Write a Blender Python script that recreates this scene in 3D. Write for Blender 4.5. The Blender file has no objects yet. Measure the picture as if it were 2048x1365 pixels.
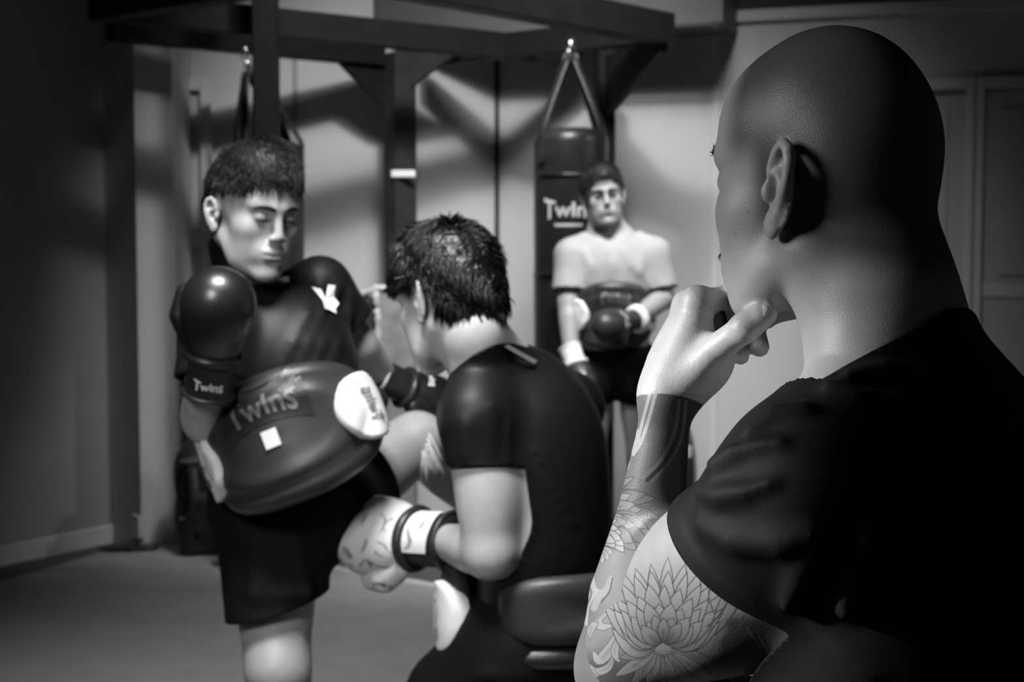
import bpy, math, random
import numpy as np

# ------------------------------------------------------------------ camera, world, lights, exposure
SC = bpy.context.scene
COL = SC.collection
FPX, CAMZ = 2844.4, 1.30
PITCH = math.atan((682.5 - 500) / FPX)
cam_data = bpy.data.cameras.new('camera')
cam_data.sensor_width = 36.0
cam_data.lens = 50.0
cam_data.clip_start = 0.05
cam_data.dof.use_dof = True
cam_data.dof.focus_distance = 1.12
cam_data.dof.aperture_fstop = 10.0
cam = bpy.data.objects.new('camera', cam_data)
COL.objects.link(cam)
cam.location = (0, 0, CAMZ)
cam.rotation_euler = (math.pi / 2 - PITCH, 0, 0)
SC.camera = cam

world = bpy.data.worlds.new('world')
SC.world = world
world.use_nodes = True
world.node_tree.nodes['Background'].inputs[0].default_value = (1, 1, 1, 1)
world.node_tree.nodes['Background'].inputs[1].default_value = 0.012

def spot(name, loc, aim, watts, size, cone, blend=0.6):
    d = bpy.data.lights.new(name, 'SPOT')
    d.energy = watts; d.shadow_soft_size = size
    d.spot_size = math.radians(cone); d.spot_blend = blend
    o = bpy.data.objects.new(name, d); COL.objects.link(o)
    o.location = loc
    v = np.array(aim, float) - np.array(loc, float)
    from mathutils import Vector
    o.rotation_euler = Vector(v).to_track_quat('-Z', 'Y').to_euler()
    return o

def panel(name, loc, aim, watts, sx, sy, spread):
    d = bpy.data.lights.new(name, 'AREA'); d.shape = 'RECTANGLE'; d.size = sx; d.size_y = sy
    d.energy = watts; d.spread = math.radians(spread)
    o = bpy.data.objects.new(name, d); COL.objects.link(o); o.location = loc
    from mathutils import Vector
    o.rotation_euler = Vector(np.array(aim, float) - np.array(loc, float)).to_track_quat('-Z', 'Y').to_euler()
    return o
panel('added_wall_fill', (0.2, 4.2, 3.85), (0.15, 6.7, 0.4), 26, 1.4, 0.6, 56)  # added soft source that evens out the back wall, no known fixture
spot('ceiling_spot_back', (-0.05, 4.30, 3.83), (-0.30, 6.7, 1.0), 175, 0.09, 60, 0.6)
spot('ceiling_spot_right', (2.0, 5.1, 2.6), (0.38, 5.75, 1.35), 52, 0.08, 30, 0.6)
spot('ceiling_spot_pair', (-0.36, 1.72, 2.85), (-0.20, 2.85, 0.85), 340, 0.34, 64, 0.7)
spot('added_pair_fill', (-0.85, 0.55, 2.0), (-0.24, 2.7, 0.8), 85, 0.25, 40, 0.6)  # added weak frontal fill for the sparring pair, no known lamp
spot('track_spot_front', (-1.70, 0.90, 2.02), (0.22, 1.12, 1.25), 74, 0.34, 36, 0.5)
spot('added_arm_spot', (-1.60, 1.00, 1.72), (0.15, 1.15, 1.02), 190, 0.05, 17, 0.5)  # added narrow beam that brightens only the hand and forearm

SC.view_settings.view_transform = 'Standard'
SC.view_settings.look = 'None'
SC.view_settings.gamma = 1.0
SC.view_settings.exposure = 0.0
SC.view_settings.use_curve_mapping = False

# ------------------------------------------------------------------ helpers
rng = np.random.default_rng(7)
A3 = lambda *v: np.array(v, float)
def unit(v):
    v = np.asarray(v, float); return v / np.linalg.norm(v)
CF = A3(0, math.cos(PITCH), -math.sin(PITCH)); CU = A3(0, math.sin(PITCH), math.cos(PITCH))
def P(x, y, d):
    """photo pixel (2048 frame) at a distance d along the viewing axis -> world point"""
    return A3(0, 0, CAMZ) + d * (CF + A3(1, 0, 0) * (x - 1024) / FPX - CU * (y - 682.5) / FPX)
def rotz(a):
    c, s = math.cos(a), math.sin(a); return np.array([[c, -s, 0], [s, c, 0], [0, 0, 1.0]])
def rotx(a):
    c, s = math.cos(a), math.sin(a); return np.array([[1, 0, 0], [0, c, -s], [0, s, c.real]])
def roty(a):
    c, s = math.cos(a), math.sin(a); return np.array([[c, 0, s], [0, 1, 0], [-s, 0, c]])
def facing(yaw, pitch=0, roll=0):
    """local axes x=right y=forward z=up; yaw counter-clockwise from +Y, pitch>0 looks down, roll>0 tips to own right"""
    r = math.radians
    return rotz(r(yaw)) @ rotx(-r(pitch)) @ roty(r(roll))
def frame_from(y, zhint):
    y = unit(y); x = unit(np.cross(y, zhint)); z = np.cross(x, y)
    return np.stack([x, y, z], 1)

class Sdf:
    """smooth-blended distance sculpting"""
    def __init__(s):
        s.ops = []; s.R = np.eye(3); s.t = np.zeros(3)
    def frame(s, R=None, t=None):
        s.R = np.eye(3) if R is None else np.asarray(R, float)
        s.t = np.zeros(3) if t is None else np.asarray(t, float)
        return s
    def add(s, f, lo, hi, k, op):
        lo = np.asarray(lo, float); hi = np.asarray(hi, float)
        c = np.array([[x, y, z] for x in (lo[0], hi[0]) for y in (lo[1], hi[1]) for z in (lo[2], hi[2])])
        w = c @ s.R.T + s.t
        s.ops.append((f, s.R.copy(), s.t.copy(), w.min(0), w.max(0), k, op))
    def chain(s, pts, rs, k=.012, op='u', flat=None, cut=None):
        pts = [np.asarray(p, float) for p in pts]
        if np.isscalar(rs): rs = [rs] * len(pts)
        m = max(rs) * (max(1, flat[1]) if flat else 1)
        lo = np.min(pts, 0) - m; hi = np.max(pts, 0) + m
        if flat is not None:
            n, fs = unit(flat[0]), flat[1]
        def f(X, Y, Z):
            d = None
            for a, b, r1, r2 in zip(pts[:-1], pts[1:], rs[:-1], rs[1:]):
                ab = b - a; L = float(ab @ ab) + 1e-12
                x, y, z = X - a[0], Y - a[1], Z - a[2]
                t = np.clip((x * ab[0] + y * ab[1] + z * ab[2]) / L, 0, 1)
                x = x - t * ab[0]; y = y - t * ab[1]; z = z - t * ab[2]
                if flat is not None:
                    q = (x * n[0] + y * n[1] + z * n[2]) * (1 / fs - 1)
                    x = x + q * n[0]; y = y + q * n[1]; z = z + q * n[2]
                e = np.sqrt(x * x + y * y + z * z) - (r1 + (r2 - r1) * t)
                if flat is not None and fs < 1: e = e * (0.5 + 0.5 * fs)
                d = e if d is None else np.minimum(d, e)
            if cut is not None:
                o, nn = cut
                d = np.maximum(d, (X - o[0]) * nn[0] + (Y - o[1]) * nn[1] + (Z - o[2]) * nn[2])
            return d
        s.add(f, lo, hi, k, op); return s
    def ell(s, c, r, Rl=None, k=.012, op='u'):
        c = np.asarray(c, float); r = np.asarray(r, float) if not np.isscalar(r) else np.full(3, float(r))
        M = np.eye(3) if Rl is None else np.asarray(Rl, float)
        m = np.full(3, r.max()) if Rl is not None else r
        def f(X, Y, Z):
            x, y, z = X - c[0], Y - c[1], Z - c[2]
            a = (x * M[0, 0] + y * M[1, 0] + z * M[2, 0]) / r[0]
            b = (x * M[0, 1] + y * M[1, 1] + z * M[2, 1]) / r[1]
            e = (x * M[0, 2] + y * M[1, 2] + z * M[2, 2]) / r[2]
            k0 = np.sqrt(a * a + b * b + e * e) + 1e-9
            k1 = np.sqrt((a / r[0]) ** 2 + (b / r[1]) ** 2 + (e / r[2]) ** 2) + 1e-9
            return k0 * (k0 - 1) / k1
        s.add(f, c - m, c + m, k, op); return s
    def box(s, c, h, r=.01, Rl=None, k=.01, op='u'):
        c = np.asarray(c, float); h = np.asarray(h, float)
        M = np.eye(3) if Rl is None else np.asarray(Rl, float)
        m = np.full(3, np.linalg.norm(h)) if Rl is not None else h
        def f(X, Y, Z):
            x, y, z = X - c[0], Y - c[1], Z - c[2]
            q = [np.abs(x * M[0, i] + y * M[1, i] + z * M[2, i]) - h[i] + r for i in range(3)]
            return np.sqrt(sum(np.maximum(v, 0) ** 2 for v in q)) + np.minimum(np.maximum(np.maximum(q[0], q[1]), q[2]), 0) - r
        s.add(f, c - m, c + m, k, op); return s
    def grid(s, ax, D=None, inflate=0.0):
        if D is None: D = np.full([len(a) for a in ax], 9.0, np.float32)
        for f, R, t, lo, hi, k, op in s.ops:
            mg = k * 1.7 + .03 + abs(inflate)
            sl = []
            for i in range(3):
                a = np.searchsorted(ax[i], lo[i] - mg); b = np.searchsorted(ax[i], hi[i] + mg)
                sl.append(slice(a, b))
            if any(q.stop <= q.start for q in sl): continue
            x = (ax[0][sl[0]] - t[0]).astype(np.float32)[:, None, None]
            y = (ax[1][sl[1]] - t[1]).astype(np.float32)[None, :, None]
            z = (ax[2][sl[2]] - t[2]).astype(np.float32)[None, None, :]
            X = x * R[0, 0] + y * R[1, 0] + z * R[2, 0]
            Y = x * R[0, 1] + y * R[1, 1] + z * R[2, 1]
            Z = x * R[0, 2] + y * R[1, 2] + z * R[2, 2]
            e = f(X, Y, Z).astype(np.float32) - inflate
            d = D[tuple(sl)]
            D[tuple(sl)] = comb(d, e, k, op)
        return D
    def at(s, V):
        V = np.asarray(V, float); d = np.full(len(V), 9.0)
        for f, R, t, lo, hi, k, op in s.ops:
            mg = k * 1.7 + .05
            m = np.all((V > lo - mg) & (V < hi + mg), 1)
            if not m.any(): continue
            L = (V[m] - t) @ R
            d[m] = comb(d[m], f(L[:, 0], L[:, 1], L[:, 2]), k, op)
        return d
    def onto(s, V, off=0.0, it=4):
        """push points onto the surface"""
        V = np.array(V, float); e = 1e-3
        for _ in range(it):
            d = s.at(V)
            g = np.stack([(s.at(V + e * np.eye(3)[i]) - s.at(V - e * np.eye(3)[i])) / (2 * e) for i in range(3)], 1)
            n = g / (np.linalg.norm(g, axis=1)[:, None] + 1e-9)
            V = V - n * (d - off)[:, None].clip(-.03, .03)
        return V
    def hit(s, x, y, d0=.6, d1=9.0):
        """first surface point seen through a photo pixel"""
        d = d0
        for _ in range(400):
            e = s.at(P(x, y, d)[None])[0]
            if e < 4e-4 or d > d1: break
            d += min(max(e * .6, 3e-4), .03)
        return P(x, y, d)
    def bounds(s, pad=.02):
        lo = np.min([o[3] for o in s.ops if o[6] == 'u'], 0); hi = np.max([o[4] for o in s.ops if o[6] == 'u'], 0)
        return lo - pad, hi + pad

def comb(d, e, k, op):
    if op == 'u':
        h = np.maximum(k - np.abs(d - e), 0) / max(k, 1e-6)
        return np.minimum(d, e) - h * h * k * .25
    e = -e
    h = np.maximum(k - np.abs(d - e), 0) / max(k, 1e-6)
    return np.maximum(d, e) + h * h * k * .25

def axis(lo, hi, step, fine=None):
    """grid lines from lo to hi, with a finer interval fine=(a, b, step)"""
    if fine is None: return np.arange(lo, hi + step, step)
    a, b, st = fine
    a = max(a, lo); b = min(b, hi); out = []
    if a > lo:
        n = max(2, int(round((a - lo) / step))); out.append(np.linspace(lo, a, n, endpoint=False))
    out.append(np.arange(a, b, st)); b = out[-1][-1] + st
    if hi > b + 1e-6:
        n = max(2, int(round((hi - b) / step)) + 1); out.append(np.linspace(b, hi, n))
    return np.concatenate(out)

def nets(D, ax):
    s = D < 0
    cnt = np.zeros([n - 1 for n in D.shape], np.int8)
    for i in (0, 1):
        for j in (0, 1):
            for k in (0, 1):
                cnt += s[i:s.shape[0] - 1 + i, j:s.shape[1] - 1 + j, k:s.shape[2] - 1 + k]
    idx = np.argwhere((cnt > 0) & (cnt < 8))
    ids = np.full(cnt.shape, -1, np.int32)
    ids[tuple(idx.T)] = np.arange(len(idx))
    acc = np.zeros((len(idx), 3)); num = np.zeros(len(idx))
    cr = [(i, j, k) for i in (0, 1) for j in (0, 1) for k in (0, 1)]
    for a in cr:
        for d in range(3):
            if a[d]: continue
            b = list(a); b[d] = 1
            ia = idx + np.array(a); ib = idx + np.array(b)
            da = D[tuple(ia.T)]; db = D[tuple(ib.T)]
            m = (da < 0) != (db < 0)
            t = da[m] / (da[m] - db[m])
            pa = np.stack([ax[q][ia[m, q]] for q in range(3)], 1); pb = np.stack([ax[q][ib[m, q]] for q in range(3)], 1)
            acc[m] += pa + (pb - pa) * t[:, None]; num[m] += 1
    V = acc / num[:, None]
    F = []
    for d in range(3):
        u, v = (d + 1) % 3, (d + 2) % 3
        sa = [slice(None)] * 3; sb = [slice(None)] * 3
        sa[d] = slice(None, -1); sb[d] = slice(1, None)
        for q in (u, v): sa[q] = slice(1, -1); sb[q] = slice(1, -1)
        A, B = s[tuple(sa)], s[tuple(sb)]
        e = np.argwhere(A != B)
        if not len(e): continue
        ins = A[tuple(e.T)]
        e = e.copy(); e[:, u] += 1; e[:, v] += 1
        def cell(du, dv):
            c = e.copy(); c[:, u] += du; c[:, v] += dv
            return ids[tuple(c.T)]
        q = np.stack([cell(-1, -1), cell(0, -1), cell(0, 0), cell(-1, 0)], 1)
        q[~ins] = q[~ins][:, ::-1]
        F.append(q)
    return V, np.concatenate(F)

def smooth(V, F, it=1, w=.5):
    for _ in range(it):
        acc = np.zeros_like(V); n = np.zeros(len(V))
        m = F.shape[1]
        for i in range(m):
            for j in ((i + 1) % m, (i - 1) % m):
                np.add.at(acc, F[:, i], V[F[:, j]]); np.add.at(n, F[:, i], 1)
        V = V + (acc / np.maximum(n, 1)[:, None] - V) * w
    return V

def tri(F):
    return F if F.shape[1] == 3 else np.concatenate([F[:, [0, 1, 2]], F[:, [0, 2, 3]]])

def clip(V, F, g):
    """keep the part of a triangle mesh where g < 0, cutting triangles on g = 0"""
    F = tri(F); ins = g < 0
    c = ins[F].sum(1)
    keep = [F[c == 3]]
    newV = []; off = len(V)
    def cutpt(a, b):
        t = g[a] / (g[a] - g[b]); return V[a] + (V[b] - V[a]) * t[:, None]
    for n_in in (1, 2):
        T = F[c == n_in]
        if not len(T): continue
        lone = ins[T] if n_in == 1 else ~ins[T]
        j = lone.argmax(1); r = np.arange(len(T))
        a, b, d = T[r, j], T[r, (j + 1) % 3], T[r, (j + 2) % 3]
        p, q = cutpt(a, b), cutpt(a, d)
        ip = off + np.arange(len(T)); iq = ip + len(T); off += 2 * len(T)
        newV += [p, q]
        if n_in == 1: keep.append(np.stack([a, ip, iq], 1))
        else: keep += [np.stack([ip, b, d], 1), np.stack([ip, d, iq], 1)]
    V2 = np.concatenate([V] + newV); F2 = np.concatenate(keep)
    key = np.round(V2 / 2e-6).astype(np.int64)
    _, first, inv = np.unique(key, axis=0, return_index=True, return_inverse=True)
    V2 = V2[first]; F2 = inv.ravel()[F2]
    F2 = F2[(F2[:, 0] != F2[:, 1]) & (F2[:, 1] != F2[:, 2]) & (F2[:, 0] != F2[:, 2])]
    return compact(V2, F2)

def compact(V, F):
    u, inv = np.unique(F, return_inverse=True)
    return V[u], inv.reshape(F.shape)

def mesh(name, V, F, mat=None, parent=None, sm=True, tone=None, local=True):
    me = bpy.data.meshes.new(name)
    V = np.asarray(V, float)
    if parent is not None and local: V = V - np.array(parent_world(parent))
    if isinstance(F, np.ndarray):
        n, m = F.shape
        me.vertices.add(len(V)); me.vertices.foreach_set('co', V.astype(np.float32).ravel())
        me.loops.add(n * m); me.loops.foreach_set('vertex_index', F.astype(np.int32).ravel())
        me.polygons.add(n); me.polygons.foreach_set('loop_start', np.arange(0, n * m, m, dtype=np.int32))
        me.update(calc_edges=True)
    else:
        me.from_pydata([tuple(v) for v in V], [], [tuple(f) for f in F]); me.update()
    if sm: me.polygons.foreach_set('use_smooth', np.ones(len(me.polygons), bool))
    if tone is not None:
        at = me.color_attributes.new('tone', 'FLOAT_COLOR', 'POINT')
        t = np.asarray(tone, np.float32); at.data.foreach_set('color', np.stack([t, t, t, np.ones_like(t)], 1).ravel())
    if mat is not None: me.materials.append(mat)
    me.validate()
    o = bpy.data.objects.new(name, me); COL.objects.link(o)
    if parent is not None: o.parent = parent
    return o
def parent_world(o):
    p = np.zeros(3)
    while o is not None:
        p = p + np.array(o.location); o = o.parent
    return p
def thing(name, label, cat, loc=(0, 0, 0), group=None):
    o = bpy.data.objects.new(name, None); COL.objects.link(o); o.location = tuple(loc)
    o.empty_display_size = .1
    return tag(o, label, cat, group)
def tag(o, label=None, cat=None, group=None, kind=None):
    if label: o['label'] = label
    if cat: o['category'] = cat
    if group: o['group'] = group
    if kind: o['kind'] = kind
    return o
def sculpt(name, S, step, mat, parent=None, fine=None, pad=.015, it=1, tone=None, lo=None, hi=None):
    """mesh one Sdf"""
    a, b = S.bounds(pad)
    if lo is not None: a = np.maximum(a, lo)
    if hi is not None: b = np.minimum(b, hi)
    ax = [axis(a[i], b[i], step, fine[i] if fine else None) for i in range(3)]
    V, F = nets(S.grid(ax), ax)
    if it: V = smooth(V, F, it, .4)
    return mesh(name, V, F, mat, parent, tone=None if tone is None else tone(V))

# simple solids -----------------------------------------------------
def join(parts):
    V, F, o = [], [], 0
    for v, f in parts:
        v = np.asarray(v, float); V.append(v); F += [tuple(int(i) + o for i in q) for q in f]; o += len(v)
    return np.concatenate(V), F
def boxm(c, h, R=None, bev=0.0):
    """box with bevelled edges: centre, half sizes, rotation"""
    h = np.asarray(h, float); c = np.asarray(c, float)
    b = min(bev, h.min() * .9)
    if b <= 0:
        V = np.array([[x, y, z] for x in (-1, 1) for y in (-1, 1) for z in (-1, 1)]) * h
        F = [(0, 1, 3, 2), (4, 6, 7, 5), (0, 4, 5, 1), (2, 3, 7, 6), (0, 2, 6, 4), (1, 5, 7, 3)]
    else:
        V = []; ix = {}
        for x in (-1, 1):
            for y in (-1, 1):
                for z in (-1, 1):
                    for d in range(3):
                        p = np.array([x, y, z]) * (h - b); p[d] = np.array([x, y, z])[d] * h[d]
                        ix[(x, y, z, d)] = len(V); V.append(p)
        V = np.array(V); F = []
        for d in range(3):
            u, v = (d + 1) % 3, (d + 2) % 3
            for s in (-1, 1):
                q = []
                for (a, e) in ((-1, -1), (1, -1), (1, 1), (-1, 1)):
                    k = [0, 0, 0]; k[d] = s; k[u] = a; k[v] = e; q.append(ix[(*k, d)])
                F.append(tuple(q if s > 0 else q[::-1]))
            for a in (-1, 1):
                for e in (-1, 1):
                    k0 = [0, 0, 0]; k1 = [0, 0, 0]
                    k0[u] = k1[u] = a; k0[v] = k1[v] = e; k0[d] = -1; k1[d] = 1
                    q = [ix[(*k0, u)], ix[(*k1, u)], ix[(*k1, v)], ix[(*k0, v)]]
                    F.append(tuple(q if a * e > 0 else q[::-1]))
        for x in (-1, 1):
            for y in (-1, 1):
                for z in (-1, 1):
                    q = [ix[(x, y, z, d)] for d in range(3)]
                    F.append(tuple(q if x * y * z > 0 else q[::-1]))
    if R is not None: V = V @ np.asarray(R).T
    return V + c, F
def beam(a, b, w, h, up=(0, 0, 1), bev=.004):
    a, b = np.asarray(a, float), np.asarray(b, float)
    d = b - a; R = frame_from(d, up)
    return boxm((a + b) / 2, (w / 2, np.linalg.norm(d) / 2, h / 2), R, bev)
def prism(poly, o, u, v, n, t):
    """extruded outline: points (p,q) on axes u,v at o, thickness t along n"""
    o, u, v, n = [np.asarray(q, float) for q in (o, u, v, n)]
    a = np.array([o + p * u + q * v for p, q in poly]); m = len(a)
    V = np.concatenate([a - n * t / 2, a + n * t / 2])
    F = [tuple(range(m))[::-1], tuple(range(m, 2 * m))] + [(i, (i + 1) % m, m + (i + 1) % m, m + i) for i in range(m)]
    return V, F
def tube(pts, r, n=8, closed=False, flat=None):
    pts = np.asarray(pts, float); m = len(pts)
    r = np.broadcast_to(r, (m,)) if np.ndim(r) else np.full(m, r)
    T = np.gradient(pts, axis=0)
    if closed: T = np.roll(pts, -1, 0) - np.roll(pts, 1, 0)
    T /= np.linalg.norm(T, axis=1)[:, None] + 1e-12
    N = np.zeros_like(T); h = A3(0, 0, 1) if abs(T[0, 2]) < .9 else A3(1, 0, 0)
    if flat is not None: h = np.asarray(flat[0], float)
    for i in range(m):
        N[i] = unit(h - T[i] * (h @ T[i])); h = N[i] if flat is None else h
    B = np.cross(T, N); fs = flat[1] if flat is not None else 1.0
    V = np.concatenate([pts + r[:, None] * (math.cos(q) * N * fs + math.sin(q) * B) for q in np.linspace(0, 2 * math.pi, n, endpoint=False)])
    F = []
    for j in range(n):
        k = (j + 1) % n
        for i in range(m if closed else m - 1):
            i2 = (i + 1) % m
            F.append((j * m + i, j * m + i2, k * m + i2, k * m + i))
    if not closed:
        F.append(tuple(j * m for j in range(n))[::-1][::-1]); F.append(tuple(j * m + m - 1 for j in range(n))[::-1])
    return V, F
def spline(pts, n=24):
    pts = np.asarray(pts, float); m = len(pts)
    p = np.concatenate([[2 * pts[0] - pts[1]], pts, [2 * pts[-1] - pts[-2]]])
    t = np.linspace(0, m - 1 - 1e-9, n); i = t.astype(int); f = (t - i)[:, None]
    a, b, c, d = p[i], p[i + 1], p[i + 2], p[i + 3]
    return .5 * (2 * b + (c - a) * f + (2 * a - 5 * b + 4 * c - d) * f ** 2 + (3 * b - a - 3 * c + d) * f ** 3)

# materials ---------------------------------------------------------
def mat(name, g, rough=.6, noise=0.0, nscale=20.0, bump=0.0, bscale=200.0, metal=0.0, attr=False, spec=.5, sheen=0.0, coat=0.0):
    m = bpy.data.materials.new(name); m.use_nodes = True
    nt = m.node_tree; b = nt.nodes['Principled BSDF']
    b.inputs['Roughness'].default_value = rough; b.inputs['Metallic'].default_value = metal
    b.inputs['Specular IOR Level'].default_value = spec
    if sheen: b.inputs['Sheen Weight'].default_value = sheen
    if coat: b.inputs['Coat Weight'].default_value = coat; b.inputs['Coat Roughness'].default_value = .28
    tc = nt.nodes.new('ShaderNodeTexCoord')
    n = nt.nodes.new('ShaderNodeTexNoise'); n.inputs['Scale'].default_value = nscale; n.inputs['Detail'].default_value = 5
    nt.links.new(tc.outputs['Object'], n.inputs['Vector'])
    r = nt.nodes.new('ShaderNodeMapRange')
    r.inputs['From Min'].default_value = .3; r.inputs['From Max'].default_value = .7
    r.inputs['To Min'].default_value = 1 - noise; r.inputs['To Max'].default_value = 1 + noise
    nt.links.new(n.outputs['Fac'], r.inputs['Value'])
    mul = nt.nodes.new('ShaderNodeMath'); mul.operation = 'MULTIPLY'; mul.inputs[1].default_value = g
    nt.links.new(r.outputs['Result'], mul.inputs[0])
    src = mul.outputs[0]
    if attr:
        at = nt.nodes.new('ShaderNodeAttribute'); at.attribute_name = 'tone'
        m2 = nt.nodes.new('ShaderNodeMath'); m2.operation = 'MULTIPLY'
        nt.links.new(src, m2.inputs[0]); nt.links.new(at.outputs['Fac'], m2.inputs[1]); src = m2.outputs[0]
    cc = nt.nodes.new('ShaderNodeCombineColor')
    for i in range(3): nt.links.new(src, cc.inputs[i])
    nt.links.new(cc.outputs[0], b.inputs['Base Color'])
    if bump:
        n2 = nt.nodes.new('ShaderNodeTexNoise'); n2.inputs['Scale'].default_value = bscale; n2.inputs['Detail'].default_value = 3
        nt.links.new(tc.outputs['Object'], n2.inputs['Vector'])
        bp = nt.nodes.new('ShaderNodeBump'); bp.inputs['Strength'].default_value = bump; bp.inputs['Distance'].default_value = .002
        nt.links.new(n2.outputs['Fac'], bp.inputs['Height']); nt.links.new(bp.outputs[0], b.inputs['Normal'])
    return m

M = dict(
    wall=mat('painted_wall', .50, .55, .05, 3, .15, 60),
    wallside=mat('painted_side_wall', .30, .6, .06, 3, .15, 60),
    duct=mat('painted_duct', .10, .6, .05, 4),
    trim=mat('white_trim', .55, .45, .03, 5),
    door=mat('door_paint', .42, .5, .04, 4),
    ceil=mat('dark_ceiling', .05, .8, .1, 4),
    floor=mat('dark_floor', .06, .6, .15, 6, .2, 80),
    mat=mat('grey_mat', .30, .62, .07, 9, .3, 150),
    matedge=mat('mat_edge', .5, .6, .08, 20),
    steel=mat('black_steel', .008, .55, .2, 12, .1, 90, spec=.25),
    steel2=mat('grey_steel', .03, .5, .2, 12, .1, 90, spec=.3),
    chrome=mat('chrome', .75, .25, .05, 30, metal=1.0),
    leather=mat('black_leather', .022, .34, .25, 25, .25, 320),
    gloss=mat('glossy_black_leather', .010, .36, .1, 30, .12, 160, coat=.5),
    padleather=mat('grey_pad_leather', .030, .42, .15, 12, .2, 300),
    print=mat('white_print', .75, .5, .05, 40),
    greyprint=mat('grey_print', .15, .5, .2, 60),
    cloth=mat('black_cloth', .006, .7, .15, 40, .15, 900, spec=.25),
    cloth2=mat('black_sport_cloth', .008, .5, .15, 40, .12, 900, spec=.28),
    shorts=mat('black_shorts', .005, .75, .15, 30, .12, 500, spec=.15),
    white_cloth=mat('white_cloth', .31, .8, .06, 20, .2, 500),
    white=mat('white_leather', .8, .45, .04, 20),
    skin=mat('skin', .42, .42, .05, 60, .18, 900, attr=True),
    nail=mat('nail', .44, .28, .05, 60),
    hair=mat('black_hair', .005, .5, .3, 90, .4, 300, spec=.35),
    wethair=mat('wet_black_hair', .004, .34, .3, 90, .5, 300, spec=.4),
    stubble=mat('stubble', .03, .6, .1, 60),
    lip=mat('lip', .20, .45, .1, 60),
    eye=mat('dark_eye', .02, .2, .1, 60),
    gear=mat('black_nylon', .02, .55, .4, 14, .6, 60),
    worn=mat('worn_vinyl', .22, .6, .25, 16, .4, 60),
    fray=mat('frayed_edge', .5, .9, .35, 50, .8, 120),
)

def mottled():
    """white leather printed with swirling grey and black patches"""
    m = mat('patterned_leather', .75, .45, 0, 20)
    nt = m.node_tree; b = nt.nodes['Principled BSDF']
    tc = nt.nodes.new('ShaderNodeTexCoord'); w = nt.nodes.new('ShaderNodeTexNoise'); w.inputs['Scale'].default_value = 14; w.inputs['Detail'].default_value = 2.5; w.inputs['Distortion'].default_value = 2.2
    nt.links.new(tc.outputs['Object'], w.inputs['Vector'])
    r = nt.nodes.new('ShaderNodeValToRGB'); e = r.color_ramp.elements
    e[0].position = .30; e[0].color = (.03, .03, .03, 1); e[1].position = .56; e[1].color = (.85, .85, .85, 1)
    k = e.new(.33); k.color = (.30, .30, .30, 1); k = e.new(.39); k.color = (.45, .45, .45, 1); k = e.new(.42); k.color = (.80, .80, .80, 1)
    nt.links.new(w.outputs['Fac'], r.inputs['Fac']); nt.links.new(r.outputs['Color'], b.inputs['Base Color'])
    return m
M['pattern'] = mottled()
# ------------------------------------------------------------------ the room
def pl(x, d): return A3((x - 1024) / FPX * d, d, 0)
def struct(name, parts, m, parent=None):
    V, F = join(parts) if isinstance(parts, list) else parts
    o = mesh(name, V, F, m, parent, sm=False)
    if parent is None: o['kind'] = 'structure'
    return o
Z1 = A3(0, 0, 1)
def slab(a, b, z0, z1, t=.08, n=None, bev=0.0):
    """upright slab along the plan line a-b, its room side on that line"""
    a = A3(a[0], a[1], 0); b = A3(b[0], b[1], 0)
    u = unit(b - a); nn = np.cross(u, Z1)          # right-hand side of a->b
    if nn @ (A3(0, 3, 0) - a) > 0: nn = -nn         # push away from the room
    c = (a + b) / 2 + nn * t / 2; c[2] = (z0 + z1) / 2
    R = np.stack([u, nn, Z1], 1)
    if np.linalg.det(R) < 0: R[:, 0] *= -1
    return boxm(c, (np.linalg.norm(b - a) / 2, t / 2, (z1 - z0) / 2), R, bev)

CORN = A3(-.07, 7.0, 0)
WRD = unit(A3(.945, -.327, 0)); WRN = A3(-.327, -.945, 0)
WLE = A3(*pl(340, 6.5)); WLD = unit(WLE - CORN); WLN = A3(-WLD[1], WLD[0], 0)
if WLN[1] > 0: WLN = -WLN
WRTOP = 2.37
wl = struct('wall_back_left', slab(CORN, CORN + WLD * 2.3, 0, 4.0), M['wall'])
wr = struct('wall_back_right', slab(CORN, CORN + WRD * 4.2, 0, WRTOP), M['wall'])
struct('wall_upper_right', slab(CORN - WRN * .03, CORN + WRD * 4.2 - WRN * .03, WRTOP + .03, 4.0, .05), M['ceil'])
struct('trim_1', [slab(CORN + WRN * .025, CORN + WRD * 4.2 + WRN * .025, WRTOP - .03, WRTOP + .025, .05, bev=.006)], M['trim'])
def on_wr(px):      # point of the right-hand wall behind a pixel column
    s = (px - 1024) / FPX
    t = (s * CORN[1] - CORN[0]) / (WRD[0] - s * WRD[1]); return CORN + WRD * t
def on_wl(px):
    s = (px - 1024) / FPX
    t = (s * CORN[1] - CORN[0]) / (WLD[0] - s * WLD[1]); return CORN + WLD * t
def zpix(y, d): return CAMZ + (500 - y) / FPX * d
# battens and seams
b = on_wr(1429); struct('trim_2', slab(b - WRD * .02 + WRN * .012, b + WRD * .02 + WRN * .012, 0, WRTOP - .03, .02, bev=.004), M['trim'])
struct('trim_3', slab(CORN + WLD * .012 + WRN * .01, CORN + WRD * .012 + WRN * .01, 0, 2.3, .02), M['steel2'])
b = on_wl(594); struct('trim_4', slab(b - WLD * .012 + WLN * .008, b + WLD * .012 + WLN * .008, 0, 2.4, .02), M['wallside'])
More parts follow.
